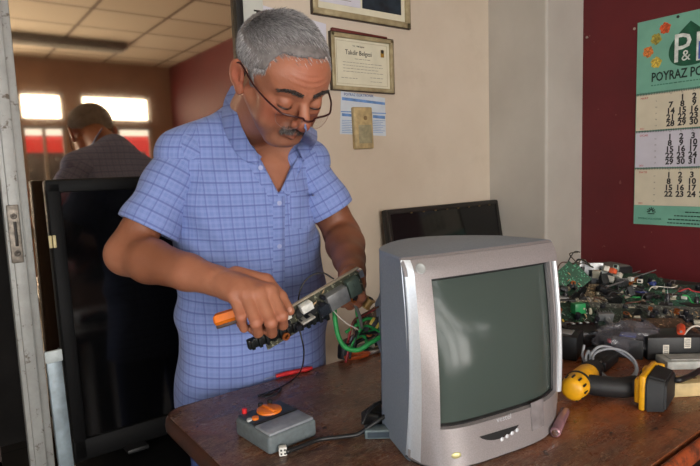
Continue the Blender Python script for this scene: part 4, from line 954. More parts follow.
# boards
pcb('large flat green circuit board lying highest at the red wall', .42, .24, (30, 98, 76), dep(688, 304, 1.80), (.55, -.80, .02), (-.10, -.12, 1), 31, (('connector', 3),), 30, notch=False)
pcb('green circuit board tucked under the large one in the middle of the heap', .24, .16, GRN, dep(632, 303, 1.80), (.8, -.5, 0), (-.2, -.25, 1), 32, (('connector', 1), ('chip', 2)), 40)
pcb('greyish board crowded with small parts across the front of the heap', .40, .11, GRY, dep(655, 315, 1.60), (.72, -.69, .0), (-.15, -.25, 1), 33, (('capacitor', 12), ('resistor', 22), ('chip', 6), ('connector', 5), ('power_transistor', 6), ('coil', 4)), 120)
pcb('pale narrow board lying along the left of the heap', .16, .045, (150, 146, 130), dep(583, 302, 1.72), (.85, -.5, -.05), (-.15, -.3, 1), 34, (('resistor', 3),), 12, notch=False)
pcb('dark green board with mixed parts at the television\'s right edge', .15, .12, DGR, dep(575, 318, 1.55), (.8, -.55, .05), (-.3, -.5, 1), 35, (('capacitor', 3), ('resistor', 5), ('coil', 2), ('connector', 2), ('transformer', 1)), 40)
pcb('green board standing on edge behind the television\'s right edge', .13, .09, GRN, dep(568, 281, 1.85), (.6, -.3, .5), (-.5, -.7, .4), 36, (('resistor', 4), ('capacitor', 2), ('coil', 1)), 30)
pcb('brown circuit board with an orange part near the right edge of the photo', .17, .12, (80, 58, 42), dep(664, 330, 1.48), (.75, -.66, .04), (-.15, -.2, 1), 37, (('resistor', 4), ('capacitor', 2)), 30)
pcb('dark board heaped with chips between the drill and the large board', .22, .13, (40, 50, 42), dep(622, 322, 1.55), (.8, -.6, -.05), (-.2, -.3, 1), 38, (('chip', 4), ('capacitor', 5), ('resistor', 8), ('heat_sink', 2), ('connector', 2)), 60)
pcb('green board with white parts at the foot of the red wall', .26, .12, DGR, dep(675, 293, 2.0), (.45, -.89, .0), (-.3, -.1, 1), 39, (('connector', 4), ('blue_capacitor', 1), ('heat_sink', 2), ('capacitor', 4)), 40)
pcb('dark board loaded with parts behind the plug cluster', .20, .12, DGR, dep(636, 284, 1.95), (.7, -.7, .1), (-.3, -.4, 1), 40, (('capacitor', 4), ('coil', 2), ('connector', 3), ('heat_sink', 1), ('resistor', 6)), 40)
pcb('tan board leaning low beside the green block', .12, .08, TAN, dep(588, 292, 1.85), (.8, -.6, -.1), (-.3, -.5, 1), 41, (('resistor', 5), ('connector', 2), ('capacitor', 2)), 30)
o, q, p = bx('green_block', 'bright green plastic block with a white dot right of the television', 'plastic block', 578, 308, 1.56, (.034, .024, .030), -.4, M('bright_green_plastic', (30, 124, 70), .4), .003, 'block')
mb = MB(); mb.ball((.010, -.013, .0), .003, 10); mb.build('white_dot', whc, q)
o, q, p = bx('blue_capacitor', 'blue cylinder-topped capacitor standing near the red wall', 'capacitor', 652, 285, 1.95, (.026, .026, .030), .2, M('blue_capacitor_sleeve'), .008, 'sleeve'); mb = MB(); mb.cyl((0, 0, .0155), .009, .002, 14); mb.build('cap_top', alu, q)
for i, (x, y, t_) in enumerate([(655, 289, 1.93), (673, 296.5, 1.86), (684, 297.5, 1.84), (631, 279, 1.93), (634, 287, 1.9), (640, 281, 1.95)]):
    o, q, p = bx('terminal', ['white terminal beside the blue capacitor', 'left white terminal on the large green board', 'right white terminal on the large green board', 'cream terminal right of the plug cluster', 'yellowish terminal below the cream one', 'small pale terminal near the rods'][i], 'terminal', x, y, t_, (.018, .014, .014), i, M('terminal_%d' % (i % 2), ((206, 202, 190), (188, 166, 110))[int(i == 4)], .5), .002, 'housing')
    mb = MB(); mb.box((0, -.0072, 0), (.010, .001, .007)); mb.build('socket', chipm, q)
for i, (a_, b_, t0, t1) in enumerate([((598, 290), (656, 270), 1.86, 2.02), ((600, 284), (640, 271), 1.93, 2.05)]):
    a, b = dep(*a_, t0), dep(*b_, t1); o = thing('metal_rod', ['long thin metal rod slanting up over the heap towards the red wall', 'shorter thin metal rod lying just above the long one'][i], 'rod', a)
    mb = MB(); mb.tube([(0, 0, 0), tuple((b-a)*.5), tuple(b-a)], [.0032, .0026, .0016], 8); mb.build('rod', alu, o); mb = MB(); mb.ball((0, 0, 0), .005, 10); mb.build('rod_end', chipm, o)
# twiggy wires at the column
for i in range(9):
    a = dep(562+rr_.uniform(0, 12), 285+rr_.uniform(-4, 6), 1.88); b = dep(558+rr_.uniform(0, 24), 246+rr_.uniform(0, 22), 1.9+rr_.uniform(-.03, .05)); c_ = (a+b)/2+Vector((rr_.uniform(-.03, .03), rr_.uniform(-.03, .03), rr_.uniform(-.01, .02)))
    cable('wire', 'dark stiff wire sticking up beside the television\'s right edge', [a, c_, b, b+Vector((rr_.uniform(.0, .05), -.02, rr_.uniform(-.03, .01)))], .0018, rr_.choice([bkc, brw, M('dark_olive_wire', (60, 56, 36), .5)]), 'wire', 'stiff wires by the column')
for i in range(34):
    x0 = rr_.uniform(562, 690); y0 = rr_.uniform(288, 328); t0 = 1.85-(y0-286)/36*.28; m_ = rr_.choice([bkc, bkc, bkc, gnw, brw, bkc, mblk, rdw, mblk, whw]); nm = {bkc.name: 'black', rdw.name: 'red', gnw.name: 'green', brw.name: 'brown', mblk.name: 'matt black', whw.name: 'white'}[m_.name]
    P = [dep(x0+k*rr_.uniform(5, 12), y0+rr_.uniform(-5, 5), t0-.005) for k in range(4)]
    cable('wire', 'thin %s wire loose over the circuit board heap' % nm, P, rr_.choice([.0014, .002, .0026]), m_, 'wire', 'loose wires over the board heap')
# black labelled box on a pale block, right edge
p = bench_pt(672, 362); bxo = thing('relay_box', 'black box with two white labels at the right edge behind the drill battery', 'box', (p.x+.045, p.y+.03, TZ), math.radians(-42)); mb = MB(); mb.box((0, 0, .030), (.135, .085, .058), .003); q = mb.build('case', DK, bxo)
wl = M('white_label', (206, 200, 186), .6, 0, .1, 200)
def lab(px, py, w, h, rz=0):
    # front side of the box, in its own frame
    inv = bxo.matrix_basis.inverted(); o_ = inv @ CP; d = (inv.to_3x3() @ ray(px, py)); t_ = (-.0430-o_.y)/d.y; P = o_+d*t_
    mb = MB(); mb.box((P.x, -.0428, P.z), (w, .0012, h)); l_ = mb.build('label', wl, q, label='white printed label', smooth=False)
    mb = MB()
    for i in range(4): mb.box((P.x, -.0436, P.z-h*.3+i*h*.2), (w*.7, .0006, .0016))
    mb.build('label_print', ink, l_, smooth=False)
lab(666, 350, .014, .026); lab(687.5, 343, .016, .026)
o, q = onb('pale_block', 'grey-white slab lying between the black labelled box and the drill battery', 'slab', at(690, 370, 2, TZ).x+.03, at(690, 370, 2, TZ).y+.015, (.13, .06, .020), math.radians(-40), M('grey_white_slab', (168, 170, 164), .6), .003, 'slab')
mb = MB(); mb.box((0, 0, .021), (.10, .035, .002)); mb.build('slab_label', M('faded_label', (150, 150, 146), .6), q)
o, q = onb('wooden_block', 'small pale wooden block on the bench at the right edge of the photo', 'wooden block', at(690, 398, 2, TZ).x+.022, at(690, 398, 2, TZ).y+.018, (.085, .045, .030), math.radians(-34), M('pale_wood', (190, 166, 118), .6, 0, .12, 25), .003, 'block')
mb = MB(); mb.cyl((.02, 0, .031), .004, .002, 12); mb.build('knot', M('knot', (110, 80, 50), .6), q)
p = bench_pt(676, 386, TZ+.035); cable('cable', 'short black cable stub behind the drill battery', [b3(664, 372, .02), b3(676, 380, .045), b3(690, 376, .04), b3(700, 370, .035)], .006)
# dark glossy lump and plastic bag behind the drill
p = bench_pt(580, 352); o = thing('black_motor', 'glossy black round motor casing lying behind the drill by the television', 'motor', (p.x+.02, p.y+.02, TZ), -.5)
mb = MB(); mb.lathe([(0, -.045), (.030, -.045), (.036, -.038), (.038, 0), (.036, .038), (.028, .045), (0, .045)], 24, Tr(0, 0, .0385) @ Ry(90)); mb.build('casing', blk, o); mb = MB(); mb.tube([(-.065, 0, .0385), (-.04, 0, .0385)], .004, 10); mb.build('shaft', M('bright_steel'), o)
for i in range(3): mb = MB(); mb.box((-.02+i*.02, -.012, .0745), (.008, .012, .003), .001); mb.build('casing_clip', alu, o)
o, q = onb('black_adapter', 'flat black adapter lying on the bench between motor and drill handle', 'adapter', bench_pt(612, 368).x, bench_pt(612, 368).y+.03, (.10, .06, .026), .2, DK)
mb = MB(); mb.box((0, 0, .0265), (.05, .03, .001)); mb.build('adapter_label', chipm, q)
# crumpled clear bag: folded film
bagm = NT('clear_film'); bagm.set(Base_Color=(120, 116, 122), Roughness=.14); trb = bagm.add('ShaderNodeBsdfTransparent'); mxx = bagm.add('ShaderNodeMixShader'); mxx.inputs[0].default_value = .30
bagm.link(trb.outputs[0], mxx.inputs[1]); bagm.link(bagm.b.outputs[0], mxx.inputs[2]); bagm.link(mxx.outputs[0], bagm.n['Material Output'].inputs[0]); bagm = bagm.m
p = bench_pt(636, 358); o = thing('plastic_bag', 'crumpled clear plastic bag with dark scrap inside behind the drill', 'plastic bag', (p.x+.02, p.y+.03, TZ), math.radians(-38))
def bagf(u, v):
    th = 2*PI*u; ph = PI*v; q = Vector((math.cos(th)*math.sin(ph)*.085, math.sin(th)*math.sin(ph)*.045, .040-math.cos(ph)*.040))
    k = noise.noise(q*38)*.013+noise.noise(q*90)*.006+abs(noise.noise(q*60+Vector((3, 1, 2))))*.010
    d = Vector((q.x, q.y, q.z-.03)); d = d.normalized() if d.length > 1e-6 else Vector((0, 0, 1)); q = q+d*k; q.z = max(q.z, .0015); return tuple(q)
mb = MB(); mb.grid(bagf, 56, 26, closeu=True); mb.build('film', bagm, o, ang=25)
mb = MB(); mb.box((.0, 0, .024), (.11, .05, .034), .008); mb.build('dark_scrap', DK, o); mb = MB(); mb.box((-.045, -.014, .040), (.03, .012, .010), .003); mb.build('red_part', M('dull_red', (150, 40, 50), .5), o)
# grey cable coil in front
cpts = []
c0 = at(611, 363, 2, TZ+.045)
e1 = (at(636, 363, 2, TZ+.045)-c0); e2 = (at(604, 346, 2, TZ+.075)-c0)
for i in range(34):
    a_ = 2*PI*i/14+2.4; s_ = 1-.004*i
    cpts.append(c0+e1*math.cos(a_)*s_*(.95+.10*math.sin(i*.37))+e2*math.sin(a_)*s_+Vector((0, 0, .003*math.sin(i*1.1)))-F*(.004*(i/14)))
cpts = [at(584, 345, 2, TZ+.075), at(583, 358, 2, TZ+.05), at(592, 370, 2, TZ+.035)]+cpts
cable('cable_coil', 'grey cable coiled loosely above the drill handle', cpts, .0030, grw, 'cable')
# extra scrap filling the heap so that the boards rest on something
pile = random.Random(12)
names = ['small black relay', 'flat black module', 'dark plastic housing', 'small dark transformer']
for i, (x, y, t_) in enumerate([(566, 335, 1.45), (600, 332, 1.50), (628, 338, 1.44), (648, 336, 1.46), (562, 300, 1.75), (610, 296, 1.82), (640, 294, 1.86), (584, 327, 1.52), (560, 318, 1.6), (696, 331, 1.5)]):
    p = dep(x, y, t_); sz = (.06+pile.random()*.04, .05+pile.random()*.03, max(.02, min(.12, p.z-TZ+.008))); o = thing('scrap_module', '%s wedged among the boards' % names[i % 4] + [' at the television\'s edge', ' behind the motor', ' over the plastic bag', ' left of the black labelled box', ' beneath the twiggy wires', ' under the cream connector', ' beneath the metal rods', ' above the glossy motor', ' under the green standing board', ' by the right edge of the photo'][i], 'module', (p.x, p.y, TZ), pile.uniform(-1, 1))
    mb = MB(); mb.box((0, 0, sz[2]/2), sz, .004, 2); q = mb.build('housing', DK, o); mb = MB(); mb.box((0, 0, sz[2]+.001), (sz[0]*.5, sz[1]*.5, .003), .001); mb.build('top_plate', [alu, chipm, capb, whc][i % 4] if i % 4 != 3 else chipm, q)

# small loose scrap scattered over the heap
sr_ = random.Random(77)
def scr(kind, mat, fn, label, grp, n, xr, yr, sc):
    for i in range(n):
        x, y = sr_.uniform(*xr), sr_.uniform(*yr); t_ = 1.90-(y-280)/45*.38
        p = dep(x, y, t_); o = thing(kind, label, kind.replace('_', ' '), (p.x, p.y, p.z), group=grp); o.rotation_euler = (sr_.uniform(-.5, .5), sr_.uniform(-.5, .5), sr_.uniform(0, 6)); k = sr_.uniform(.8, 1.3)*sc; o.scale = (k, k, k)
        part('scrap_'+kind, fn, mat, 'body', o, (0, 0, -.008)); part('scrap_pin', lambda: MB().tube([(0, 0, 0), (.002, 0, .012), (.010, 0, .016)], .0007, 5), alu, 'lead', o, (0, 0, .004))
scr('heat_sink', M('dark_heat_sink', (40, 42, 42), .5, .4), f_sink, 'small dark finned heat sink loose on the circuit board heap', 'loose heat sinks on the heap', 12, (564, 650), (280, 318), 1.1)
scr('relay', chipm, f_trans, 'small black block relay loose on the circuit board heap', 'loose relays on the heap', 16, (562, 698), (286, 322), .9)
scr('capacitor', capm, f_cap, 'small black can capacitor loose on the circuit board heap', 'loose capacitors on the heap', 16, (564, 698), (284, 326), 1.1)
scr('connector', M('dirty_connector', (140, 132, 112), .6), f_conn, 'dirty pale connector strip loose on the circuit board heap', 'loose connectors on the heap', 10, (566, 690), (284, 324), 1.0)
p = dep(681, 329, 1.42); o = thing('orange_plug', 'orange-red plastic plug lying over the brown board at the right edge', 'plug', p, .4); mb = MB(); mb.lathe([(0, -.022), (.008, -.022), (.010, -.016), (.010, .012), (.006, .022), (0, .022)], 14, Ry(80)); mb.build('body', M('orange_red_plastic', (200, 70, 36), .4), o); mb = MB(); mb.cyl((-.022, 0, 0), .003, .012, 8, axis='X'); mb.build('pin', alu, o)
cable('cable', 'thin pale cable bending past the orange plug at the right edge of the photo', [dep(683, 336, 1.40), dep(690, 328, 1.42), dep(698, 326, 1.42), dep(708, 330, 1.42)], .0022, whw)
# ------------------------------------------------------------------ implicit surfaces (for bodies, clothes, soft shapes)
def V(p): return np.array(p, dtype=np.float32)
def s_ball(P, c, r): return np.linalg.norm(P-V(c), axis=1)-r
def s_cone(P, a, b, ra, rb):
    a = V(a); b = V(b); ab = b-a; L2 = float(ab @ ab)+1e-12
    t = np.clip(((P-a) @ ab)/L2, 0, 1)
    return np.linalg.norm(P-a-t[:, None]*ab, axis=1)-(ra+(rb-ra)*t)
def s_ell(P, c, r, A=None):
    q = P-V(c)
    if A is not None: q = q @ np.asarray(A, dtype=np.float32)
    r = V(r); k0 = np.linalg.norm(q/r, axis=1)+1e-9; k1 = np.linalg.norm(q/(r*r), axis=1)+1e-9
    return k0*(k0-1)/k1
def su(a, b, k):
    h = np.clip(.5+.5*(b-a)/k, 0, 1); return b+(a-b)*h-k*h*(1-h)
def ss(a, b, k):                       # a minus b
    return -su(-a, b, k)
def si(a, b, k): return -su(-a, -b, k)
def nets(fn, lo, hi, h, margin=.02):
    lo = np.array(lo, dtype=np.float64); B = 8
    nb = np.ceil((np.array(hi)-lo)/(h*B)).astype(int); n = nb*B
    D = np.empty(n, dtype=np.float32)
    bi = np.stack(np.meshgrid(*[np.arange(k) for k in nb], indexing='ij'), -1).reshape(-1, 3)
    cen = (lo+(bi*B+B/2-.5)*h).astype(np.float32)
    dc = fn(cen)
    D6 = D.reshape(nb[0], B, nb[1], B, nb[2], B)
    D6[:] = np.where(dc > 0, 1., -1.).reshape(nb[0], 1, nb[1], 1, nb[2], 1)
    act = np.where(np.abs(dc) < B*h*.87+margin)[0]
    off = np.stack(np.meshgrid(*[np.arange(B)]*3, indexing='ij'), -1).reshape(-1, 3)
    for s in range(0, len(act), 1500):
        k = act[s:s+1500]
        idx = bi[k][:, None, :]*B+off[None]
        pts = (lo+idx.reshape(-1, 3)*h).astype(np.float32)
        idx = idx.reshape(-1, 3)
        D[idx[:, 0], idx[:, 1], idx[:, 2]] = fn(pts)
    sg = D < 0
    c = sg[:-1, :-1, :-1].astype(np.int8)
    tot = np.zeros_like(c)
    for dx in (0, 1):
        for dy in (0, 1):
            for dz in (0, 1):
                tot += sg[dx:n[0]-1+dx, dy:n[1]-1+dy, dz:n[2]-1+dz]
    cells = np.argwhere((tot > 0) & (tot < 8))
    vid = -np.ones(tot.shape, dtype=np.int32); vid[cells[:, 0], cells[:, 1], cells[:, 2]] = np.arange(len(cells))
    acc = np.zeros((len(cells), 3)); cnt = np.zeros(len(cells))
    cor = [(i, j, k) for i in (0, 1) for j in (0, 1) for k in (0, 1)]
    for a in cor:
        for ax in range(3):
            if a[ax] == 1: continue
            b = list(a); b[ax] = 1
            da = D[cells[:, 0]+a[0], cells[:, 1]+a[1], cells[:, 2]+a[2]]; db = D[cells[:, 0]+b[0], cells[:, 1]+b[1], cells[:, 2]+b[2]]
            mk = (da < 0) != (db < 0); t = da/(da-db+1e-20)
            p = np.array(a, dtype=float)[None]+np.zeros((len(cells), 3)); p[:, ax] = t
            acc[mk] += p[mk]; cnt[mk] += 1
    vs = lo+(cells+acc/cnt[:, None])*h
    faces = []
    for ax in range(3):
        u, w = (ax+1) % 3, (ax+2) % 3
        sl0 = [slice(0, n[i]) for i in range(3)]; sl1 = list(sl0); sl0[ax] = slice(0, n[ax]-1); sl1[ax] = slice(1, n[ax])
        e = np.argwhere(sg[tuple(sl0)] != sg[tuple(sl1)])
        e = e[(e[:, u] > 0) & (e[:, w] > 0) & (e[:, u] < n[u]-1) & (e[:, w] < n[w]-1)]
        inside = sg[e[:, 0], e[:, 1], e[:, 2]]
        q = []
        for du, dw in ((1, 1), (0, 1), (0, 0), (1, 0)):
            g = e.copy(); g[:, u] -= du; g[:, w] -= dw; q.append(vid[g[:, 0], g[:, 1], g[:, 2]])
        q = np.stack(q, 1); q[~inside] = q[~inside][:, ::-1]; faces.append(q)
    f = np.concatenate(faces); f = f[(f >= 0).all(1)]
    return vs, f
def npmesh(name, vs, fs):
    me = bpy.data.meshes.new(name)
    me.vertices.add(len(vs)); me.vertices.foreach_set('co', np.asarray(vs, dtype=np.float32).ravel())
    me.loops.add(len(fs)*4); me.loops.foreach_set('vertex_index', np.asarray(fs, dtype=np.int32).ravel())
    me.polygons.add(len(fs)); me.polygons.foreach_set('loop_start', np.arange(0, len(fs)*4, 4, dtype=np.int32))
    me.update(calc_edges=True); me.validate(); return me
def set_uv(me, uv):
    """per-vertex cloth coordinates"""
    l = me.uv_layers.new(name='UVMap'); idx = np.empty(len(me.loops), dtype=np.int32); me.loops.foreach_get('vertex_index', idx)
    l.data.foreach_set('uv', np.asarray(uv, dtype=np.float32)[idx].ravel())
def wob(P, f, s=0):                      # cheap smooth noise from sines
    x, y, z = P[:, 0]*f+s, P[:, 1]*f+2*s, P[:, 2]*f+3*s
    return (np.sin(x*1.3+1.7*np.sin(y*.9+z*.4))+np.sin(y*1.7+1.3*np.sin(z*1.1+x*.5)+1)+np.sin(z*1.1+1.5*np.sin(x*.8-y*.6)+2))/3

# ------------------------------------------------------------------ the man at the bench
w3 = lambda x, y, t: np.array(dep(x, y, t))
base = dep(252, 400, 1.49); MX, MY = base.x, base.y
FA = math.radians(-102)
fb = np.array([math.cos(FA), math.sin(FA), 0]); lb = np.array([-fb[1], fb[0], 0])
man = thing('person', 'man in blue checked shirt and glasses bending over the bench holding a circuit board', 'person', (MX, MY, 0))
MO = np.array([MX, MY, 0])
# head frame
H0 = w3(280, 80, 1.165); HS = 1.08
yaw = math.radians(-89); pit = math.radians(43); rl = math.radians(2)
hf = np.array([math.cos(yaw)*math.cos(pit), math.sin(yaw)*math.cos(pit), -math.sin(pit)])
hl = np.array([-math.sin(yaw), math.cos(yaw), 0]); hu = np.cross(hf, hl)*1.0
hu = np.cross(hl, -hf); hu = hu if hu[2] > 0 else -hu
hl, hu = hl*math.cos(rl)+hu*math.sin(rl), -hl*math.sin(rl)+hu*math.cos(rl)
HR3 = np.stack([hl, -hf, hu], 1); HA = HR3*HS      # world = H0 + HA @ local
HI = HR3/HS                              # local = (world - H0) @ HI
def hw(p): return H0+HA @ np.array(p)
def head_sdf(W):
    Q = ((W-H0.astype(np.float32)) @ HI.astype(np.float32))
    X = np.abs(Q[:, 0]); m = np.stack([X, Q[:, 1], Q[:, 2]], 1)     # mirrored
    d = s_ell(m, (0, .014, .045), (.081, .101, .068))
    d = su(d, s_ell(m, (0, -.040, -.005), (.060, .052, .080)), .03)
    d = su(d, s_ell(m, (0, -.048, .045), (.062, .046, .040)), .02)
    d = su(d, s_cone(m, (.050, .0, -.030), (.022, -.066, -.078), .020, .020), .022)
    d = su(d, s_ell(m, (0, -.077, -.079), (.026, .018, .018)), .018)
    d = su(d, s_ball(m, (.040, -.062, -.012), .021), .018)
    d = su(d, s_ball(m, (.036, -.060, -.044), .024), .02)
    # brow
    d = su(d, s_cone(m, (.006, -.091, .031), (.044, -.074, .032), .0085, .008), .010)
    # sockets
    d = ss(d, s_ball(m, (.032, -.108, .010), .0165), .012)
    # nose
    d = su(d, s_cone(m, (0, -.090, .024), (0, -.115, -.012), .0075, .0115), .008)
    d = su(d, s_ball(m, (0, -.1165, -.0190), .0118), .008)
    d = su(d, s_ball(m, (.0125, -.106, -.024), .0085), .006)
    d = ss(d, s_ball(m, (.0065, -.112, -.0335), .0038), .003)
    # upper lip mass, lips, chin crease
    d = su(d, s_ell(m, (0, -.088, -.046), (.026, .014, .016)), .010)
    d = su(d, s_cone(m, (0, -.1015, -.0495), (.020, -.090, -.0530), .0045, .003), .004)
    d = su(d, s_cone(m, (0, -.0985, -.0600), (.017, -.089, -.0575), .0058, .003), .004)
    d = ss(d, s_cone(m, (0, -.1065, -.0548), (.023, -.093, -.0550), .0022, .0018), .003)
    d = ss(d, s_cone(m, (0, -.103, -.0700), (.016, -.096, -.0700), .005, .004), .008)
    # naso-labial fold and cheek
    d = ss(d, s_cone(m, (.019, -.103, -.024), (.034, -.090, -.056), .0018, .0022), .006)
    # lids
    lid = s_ball(m, (.0315, -.0800, .0085), .0158)
    d = su(d, np.maximum(lid, -(m[:, 2]-.0035)*.9), .003)
    lid2 = s_ball(m, (.0315, -.0800, .0075), .0152)
    d = su(d, np.maximum(lid2, (m[:, 2]+.0015)*.9), .004)
    d = su(d, s_ell(m, (.032, -.084, -.010), (.016, .008, .006)), .006)   # bags
    # temples
    d = ss(d, s_ball(m, (.096, -.052, .035), .020), .02)
    # ears
    ca, sa = math.cos(.28), math.sin(.28)
    q = m-V((.082, .012, -.004)); e = np.stack([q[:, 0]*math.cos(.35)-q[:, 1]*math.sin(.35), q[:, 0]*math.sin(.35)+q[:, 1]*math.cos(.35), q[:, 2]], 1)
    e = np.stack([e[:, 0], e[:, 1]*ca-e[:, 2]*sa, e[:, 1]*sa+e[:, 2]*ca], 1)
    ear = s_ell(e, (0, .004, .005), (.0070, .0185, .027)); ear = su(ear, s_ell(e, (0, -.004, -.022), (.006, .010, .013)), .006)
    ear = ss(ear, s_ell(e, (.009, -.001, .007), (.007, .0125, .018)), .003)
    ear = su(ear, s_ell(e, (.002, -.012, -.002), (.004, .004, .007)), .003)
    d = su(d, ear, .005)
    # forehead lines
    fh = np.exp(-((m[:, 0]/.035)**2))*np.exp(-(((m[:, 2]-.062)/.018)**2))*(m[:, 1] < -.03)
    d = d+.0009*np.sin(m[:, 2]*650+2*np.cos(m[:, 0]*50))*fh
    return d*HS
# arm joints: (x, y, depth)
SR, ER, WR = w3(181, 156, 1.315), w3(127, 254, 1.245), w3(217, 281, 1.125)
SL, EL, WL = w3(308, 162, 1.42), w3(343, 236, 1.47), w3(352, 270, 1.270)
NB = w3(246, 127, 1.36)                   # neck base
def limb(W, a, b, c):
    ab = (c-b); p1 = b+ab*.28; p2 = b+ab*.7
    d = su(s_cone(W, a, b, .044, .045), s_cone(W, b, p1, .044, .0475), .02)
    d = su(d, s_cone(W, p1, p2, .0475, .037), .015)
    return su(d, s_cone(W, p2, c, .037, .030), .015)
def chain(W, pts, rad, k=.003):
    d = None
    for a, b, ra, rb in zip(pts, pts[1:], rad, rad[1:]):
        e = s_cone(W, a, b, ra, rb); d = e if d is None else su(d, e, k)
    return d
HR = dict(
    index=[w3(270, 291, 1.087), w3(282, 316, 1.052), w3(283, 325, 1.075), w3(275, 324, 1.09)],
    middle=[w3(259, 294, 1.073), w3(271, 323, 1.040), w3(272, 333, 1.066), w3(263, 329, 1.082)],
    ring=[w3(246, 295, 1.068), w3(256, 323, 1.038), w3(258, 333, 1.062), w3(250, 328, 1.080)],
    pinky=[w3(234, 295, 1.072), w3(241, 317, 1.050), w3(244, 328, 1.066), w3(240, 324, 1.084)],
    thumb=[w3(236, 275, 1.125), w3(266, 281, 1.122), w3(281, 297, 1.105), w3(290, 311, 1.083)])
HL = dict(
    index=[w3(359, 284, 1.235), w3(361, 297, 1.200), w3(352, 292, 1.182), w3(350, 284, 1.180)],
    middle=[w3(356, 291, 1.243), w3(357, 303, 1.215), w3(350, 298, 1.192), w3(346, 292, 1.190)],
    ring=[w3(350, 294, 1.252), w3(350, 305, 1.228), w3(344, 302, 1.208), w3(342, 296, 1.205)],
    pinky=[w3(344, 293, 1.260), w3(343, 303, 1.242), w3(339, 301, 1.224), w3(337, 296, 1.222)],
    thumb=[w3(355, 271, 1.248), w3(350, 272, 1.225), w3(346, 275, 1.205), w3(341, 281, 1.195)])
def hand_sdf(W, wr, H):
    d = None
    for k, rr in (('index', (.0135, .0112, .0098, .0080)), ('middle', (.0138, .0115, .0100, .0082)), ('ring', (.0130, .0108, .0095, .0078)), ('pinky', (.0120, .0098, .0085, .0070))):
        p = H[k]
        e = chain(W, p, rr); e = su(e, s_ball(W, p[1], rr[1]+.0008), .002)
        pal = s_cone(W, wr*.55+p[0]*.45, p[0], .0175, .0135)
        e = su(e, pal, .008)
        d = e if d is None else su(d, e, .0035)
        pp = pal if k == 'index' else su(pp, pal, .016)
    cen = sum(H[k][0] for k in ('index', 'middle', 'ring', 'pinky'))/4
    d = su(d, pp, .006); d = su(d, s_cone(W, wr, wr*.30+cen*.70, .030, .026), .016)
    th = chain(W, H['thumb'], (.0185, .0145, .0118, .0092), .006)
    return su(d, th, .008)
# torso sections in the body frame: (depth point, half width, half depth)
SEC = [(w3(253, 470, 1.51), .184, .132), (w3(254, 425, 1.50), .197, .138), (w3(254, 370, 1.50), .200, .140), (w3(254, 320, 1.49), .198, .142), (w3(252, 270, 1.455), .192, .136),
       (w3(248, 225, 1.41), .182, .128), (w3(246, 190, 1.385), .168, .118), (w3(245, 165, 1.372), .145, .098), (w3(245, 145, 1.365), .105, .075), (w3(245, 128, 1.355), .062, .055)]
SZ = np.array([s[0][2] for s in SEC]); o_ = np.argsort(SZ)
SC = np.array([s[0] for s in SEC]); SAB = np.array([s[1:] for s in SEC])
def torso(W, grow=0, zlo=None):
    z = W[:, 2]
    c = [np.interp(z, SZ[o_], SC[o_, i]) for i in (0, 1)]
    a = np.interp(z, SZ[o_], SAB[o_, 0])+grow; b = np.interp(z, SZ[o_], SAB[o_, 1])+grow
    q = np.stack([W[:, 0]-c[0], W[:, 1]-c[1]], 1)
    x = q @ lb[:2]; y = -(q @ fb[:2])
    n = 2.3
    r = ((np.abs(x)/a)**n+(np.abs(y)/b)**n)**(1/n)
    d = (r-1)*np.minimum(a, b)*.85
    d = np.maximum(d, z-SZ.max()-grow)
    return np.maximum(d, (SZ.min() if zlo is None else zlo)-z).astype(np.float32)
def body_sdf(W):
    out = np.full(len(W), 1., dtype=np.float32)
    d = torso(W, -.016)
    d = su(d, s_cone(W, SR, NB, .040, .046), .02); d = su(d, s_cone(W, SL, NB, .040, .046), .02)
    d = su(d, s_cone(W, NB+fb*(-.0), H0-hu*.035-hf*.030, .060, .054), .02)
    d = su(d, s_cone(W, NB+fb*.03, H0-hu*.075+hf*.012, .048, .040), .02)
    a = limb(W, SR, ER, WR); d = su(d, a, .02)
    a = limb(W, SL, EL, WL); d = su(d, a, .02)
    mk = s_ball(W, H0, .21) < 0
    if mk.any():
        e = d[mk]; d[mk] = su(e, head_sdf(W[mk]), .012)
    for wr, H in ((WR, HR), (WL, HL)):
        c = wr*.5+H['middle'][0]*.5
        mk = s_ball(W, c, .17) < 0
        if mk.any(): d[mk] = su(d[mk], hand_sdf(W[mk], wr, H), .008)
    return d
pts = np.array([SR, ER, WR, SL, EL, WL, H0+hu*.16])
lo = np.minimum(pts.min(0), SC.min(0))-[.11, .20, .02]; hi = np.maximum(pts.max(0), SC.max(0))+[.11, .19, .03]
lo[2] = .80
hi = np.maximum(hi, H0+.17); lo[:2] = np.minimum(lo[:2], (H0-.17)[:2]); lo[0] = min(lo[0], SR[0]-.1); lo[1] = min(lo[1], HR['middle'][1][1]-.04)
vs, fs = nets(body_sdf, lo, hi, .0026)
me = npmesh('body', vs-MO, fs)

# skin: redder nose, cheeks and knuckles are the man's own colouring
t = NT('skin')
n1 = t.noise(9, 5); n2 = t.noise(60, 5, .6); n3 = t.noise(320, 3)
c = t.ramp(n1, [(.3, (150, 97, 72)), (.7, (178, 122, 94))])
c = t.mix(t.math('MULTIPLY', n2, .35), c, (150, 82, 58))
at_ = t.add('ShaderNodeAttribute', attribute_name='flush')
c = t.mix(t.math('MULTIPLY', at_.outputs['Fac'], .6), c, (164, 78, 60))
at2 = t.add('ShaderNodeAttribute', attribute_name='stubble')
c = t.mix(t.math('MULTIPLY', at2.outputs['Fac'], t.math('ADD', t.math('MULTIPLY', n3, .5), .1)), c, (96, 74, 64))
at3 = t.add('ShaderNodeAttribute', attribute_name='tan')
c = t.mix(t.math('MULTIPLY', at3.outputs['Fac'], .72), c, (110, 64, 40))
t.set(Base_Color=c, Roughness=.48, Subsurface_Weight=.12, Subsurface_Scale=.006)
t.b.inputs['Subsurface Radius'].default_value = (1, .35, .2)
t.b.inputs['Specular IOR Level'].default_value = .4
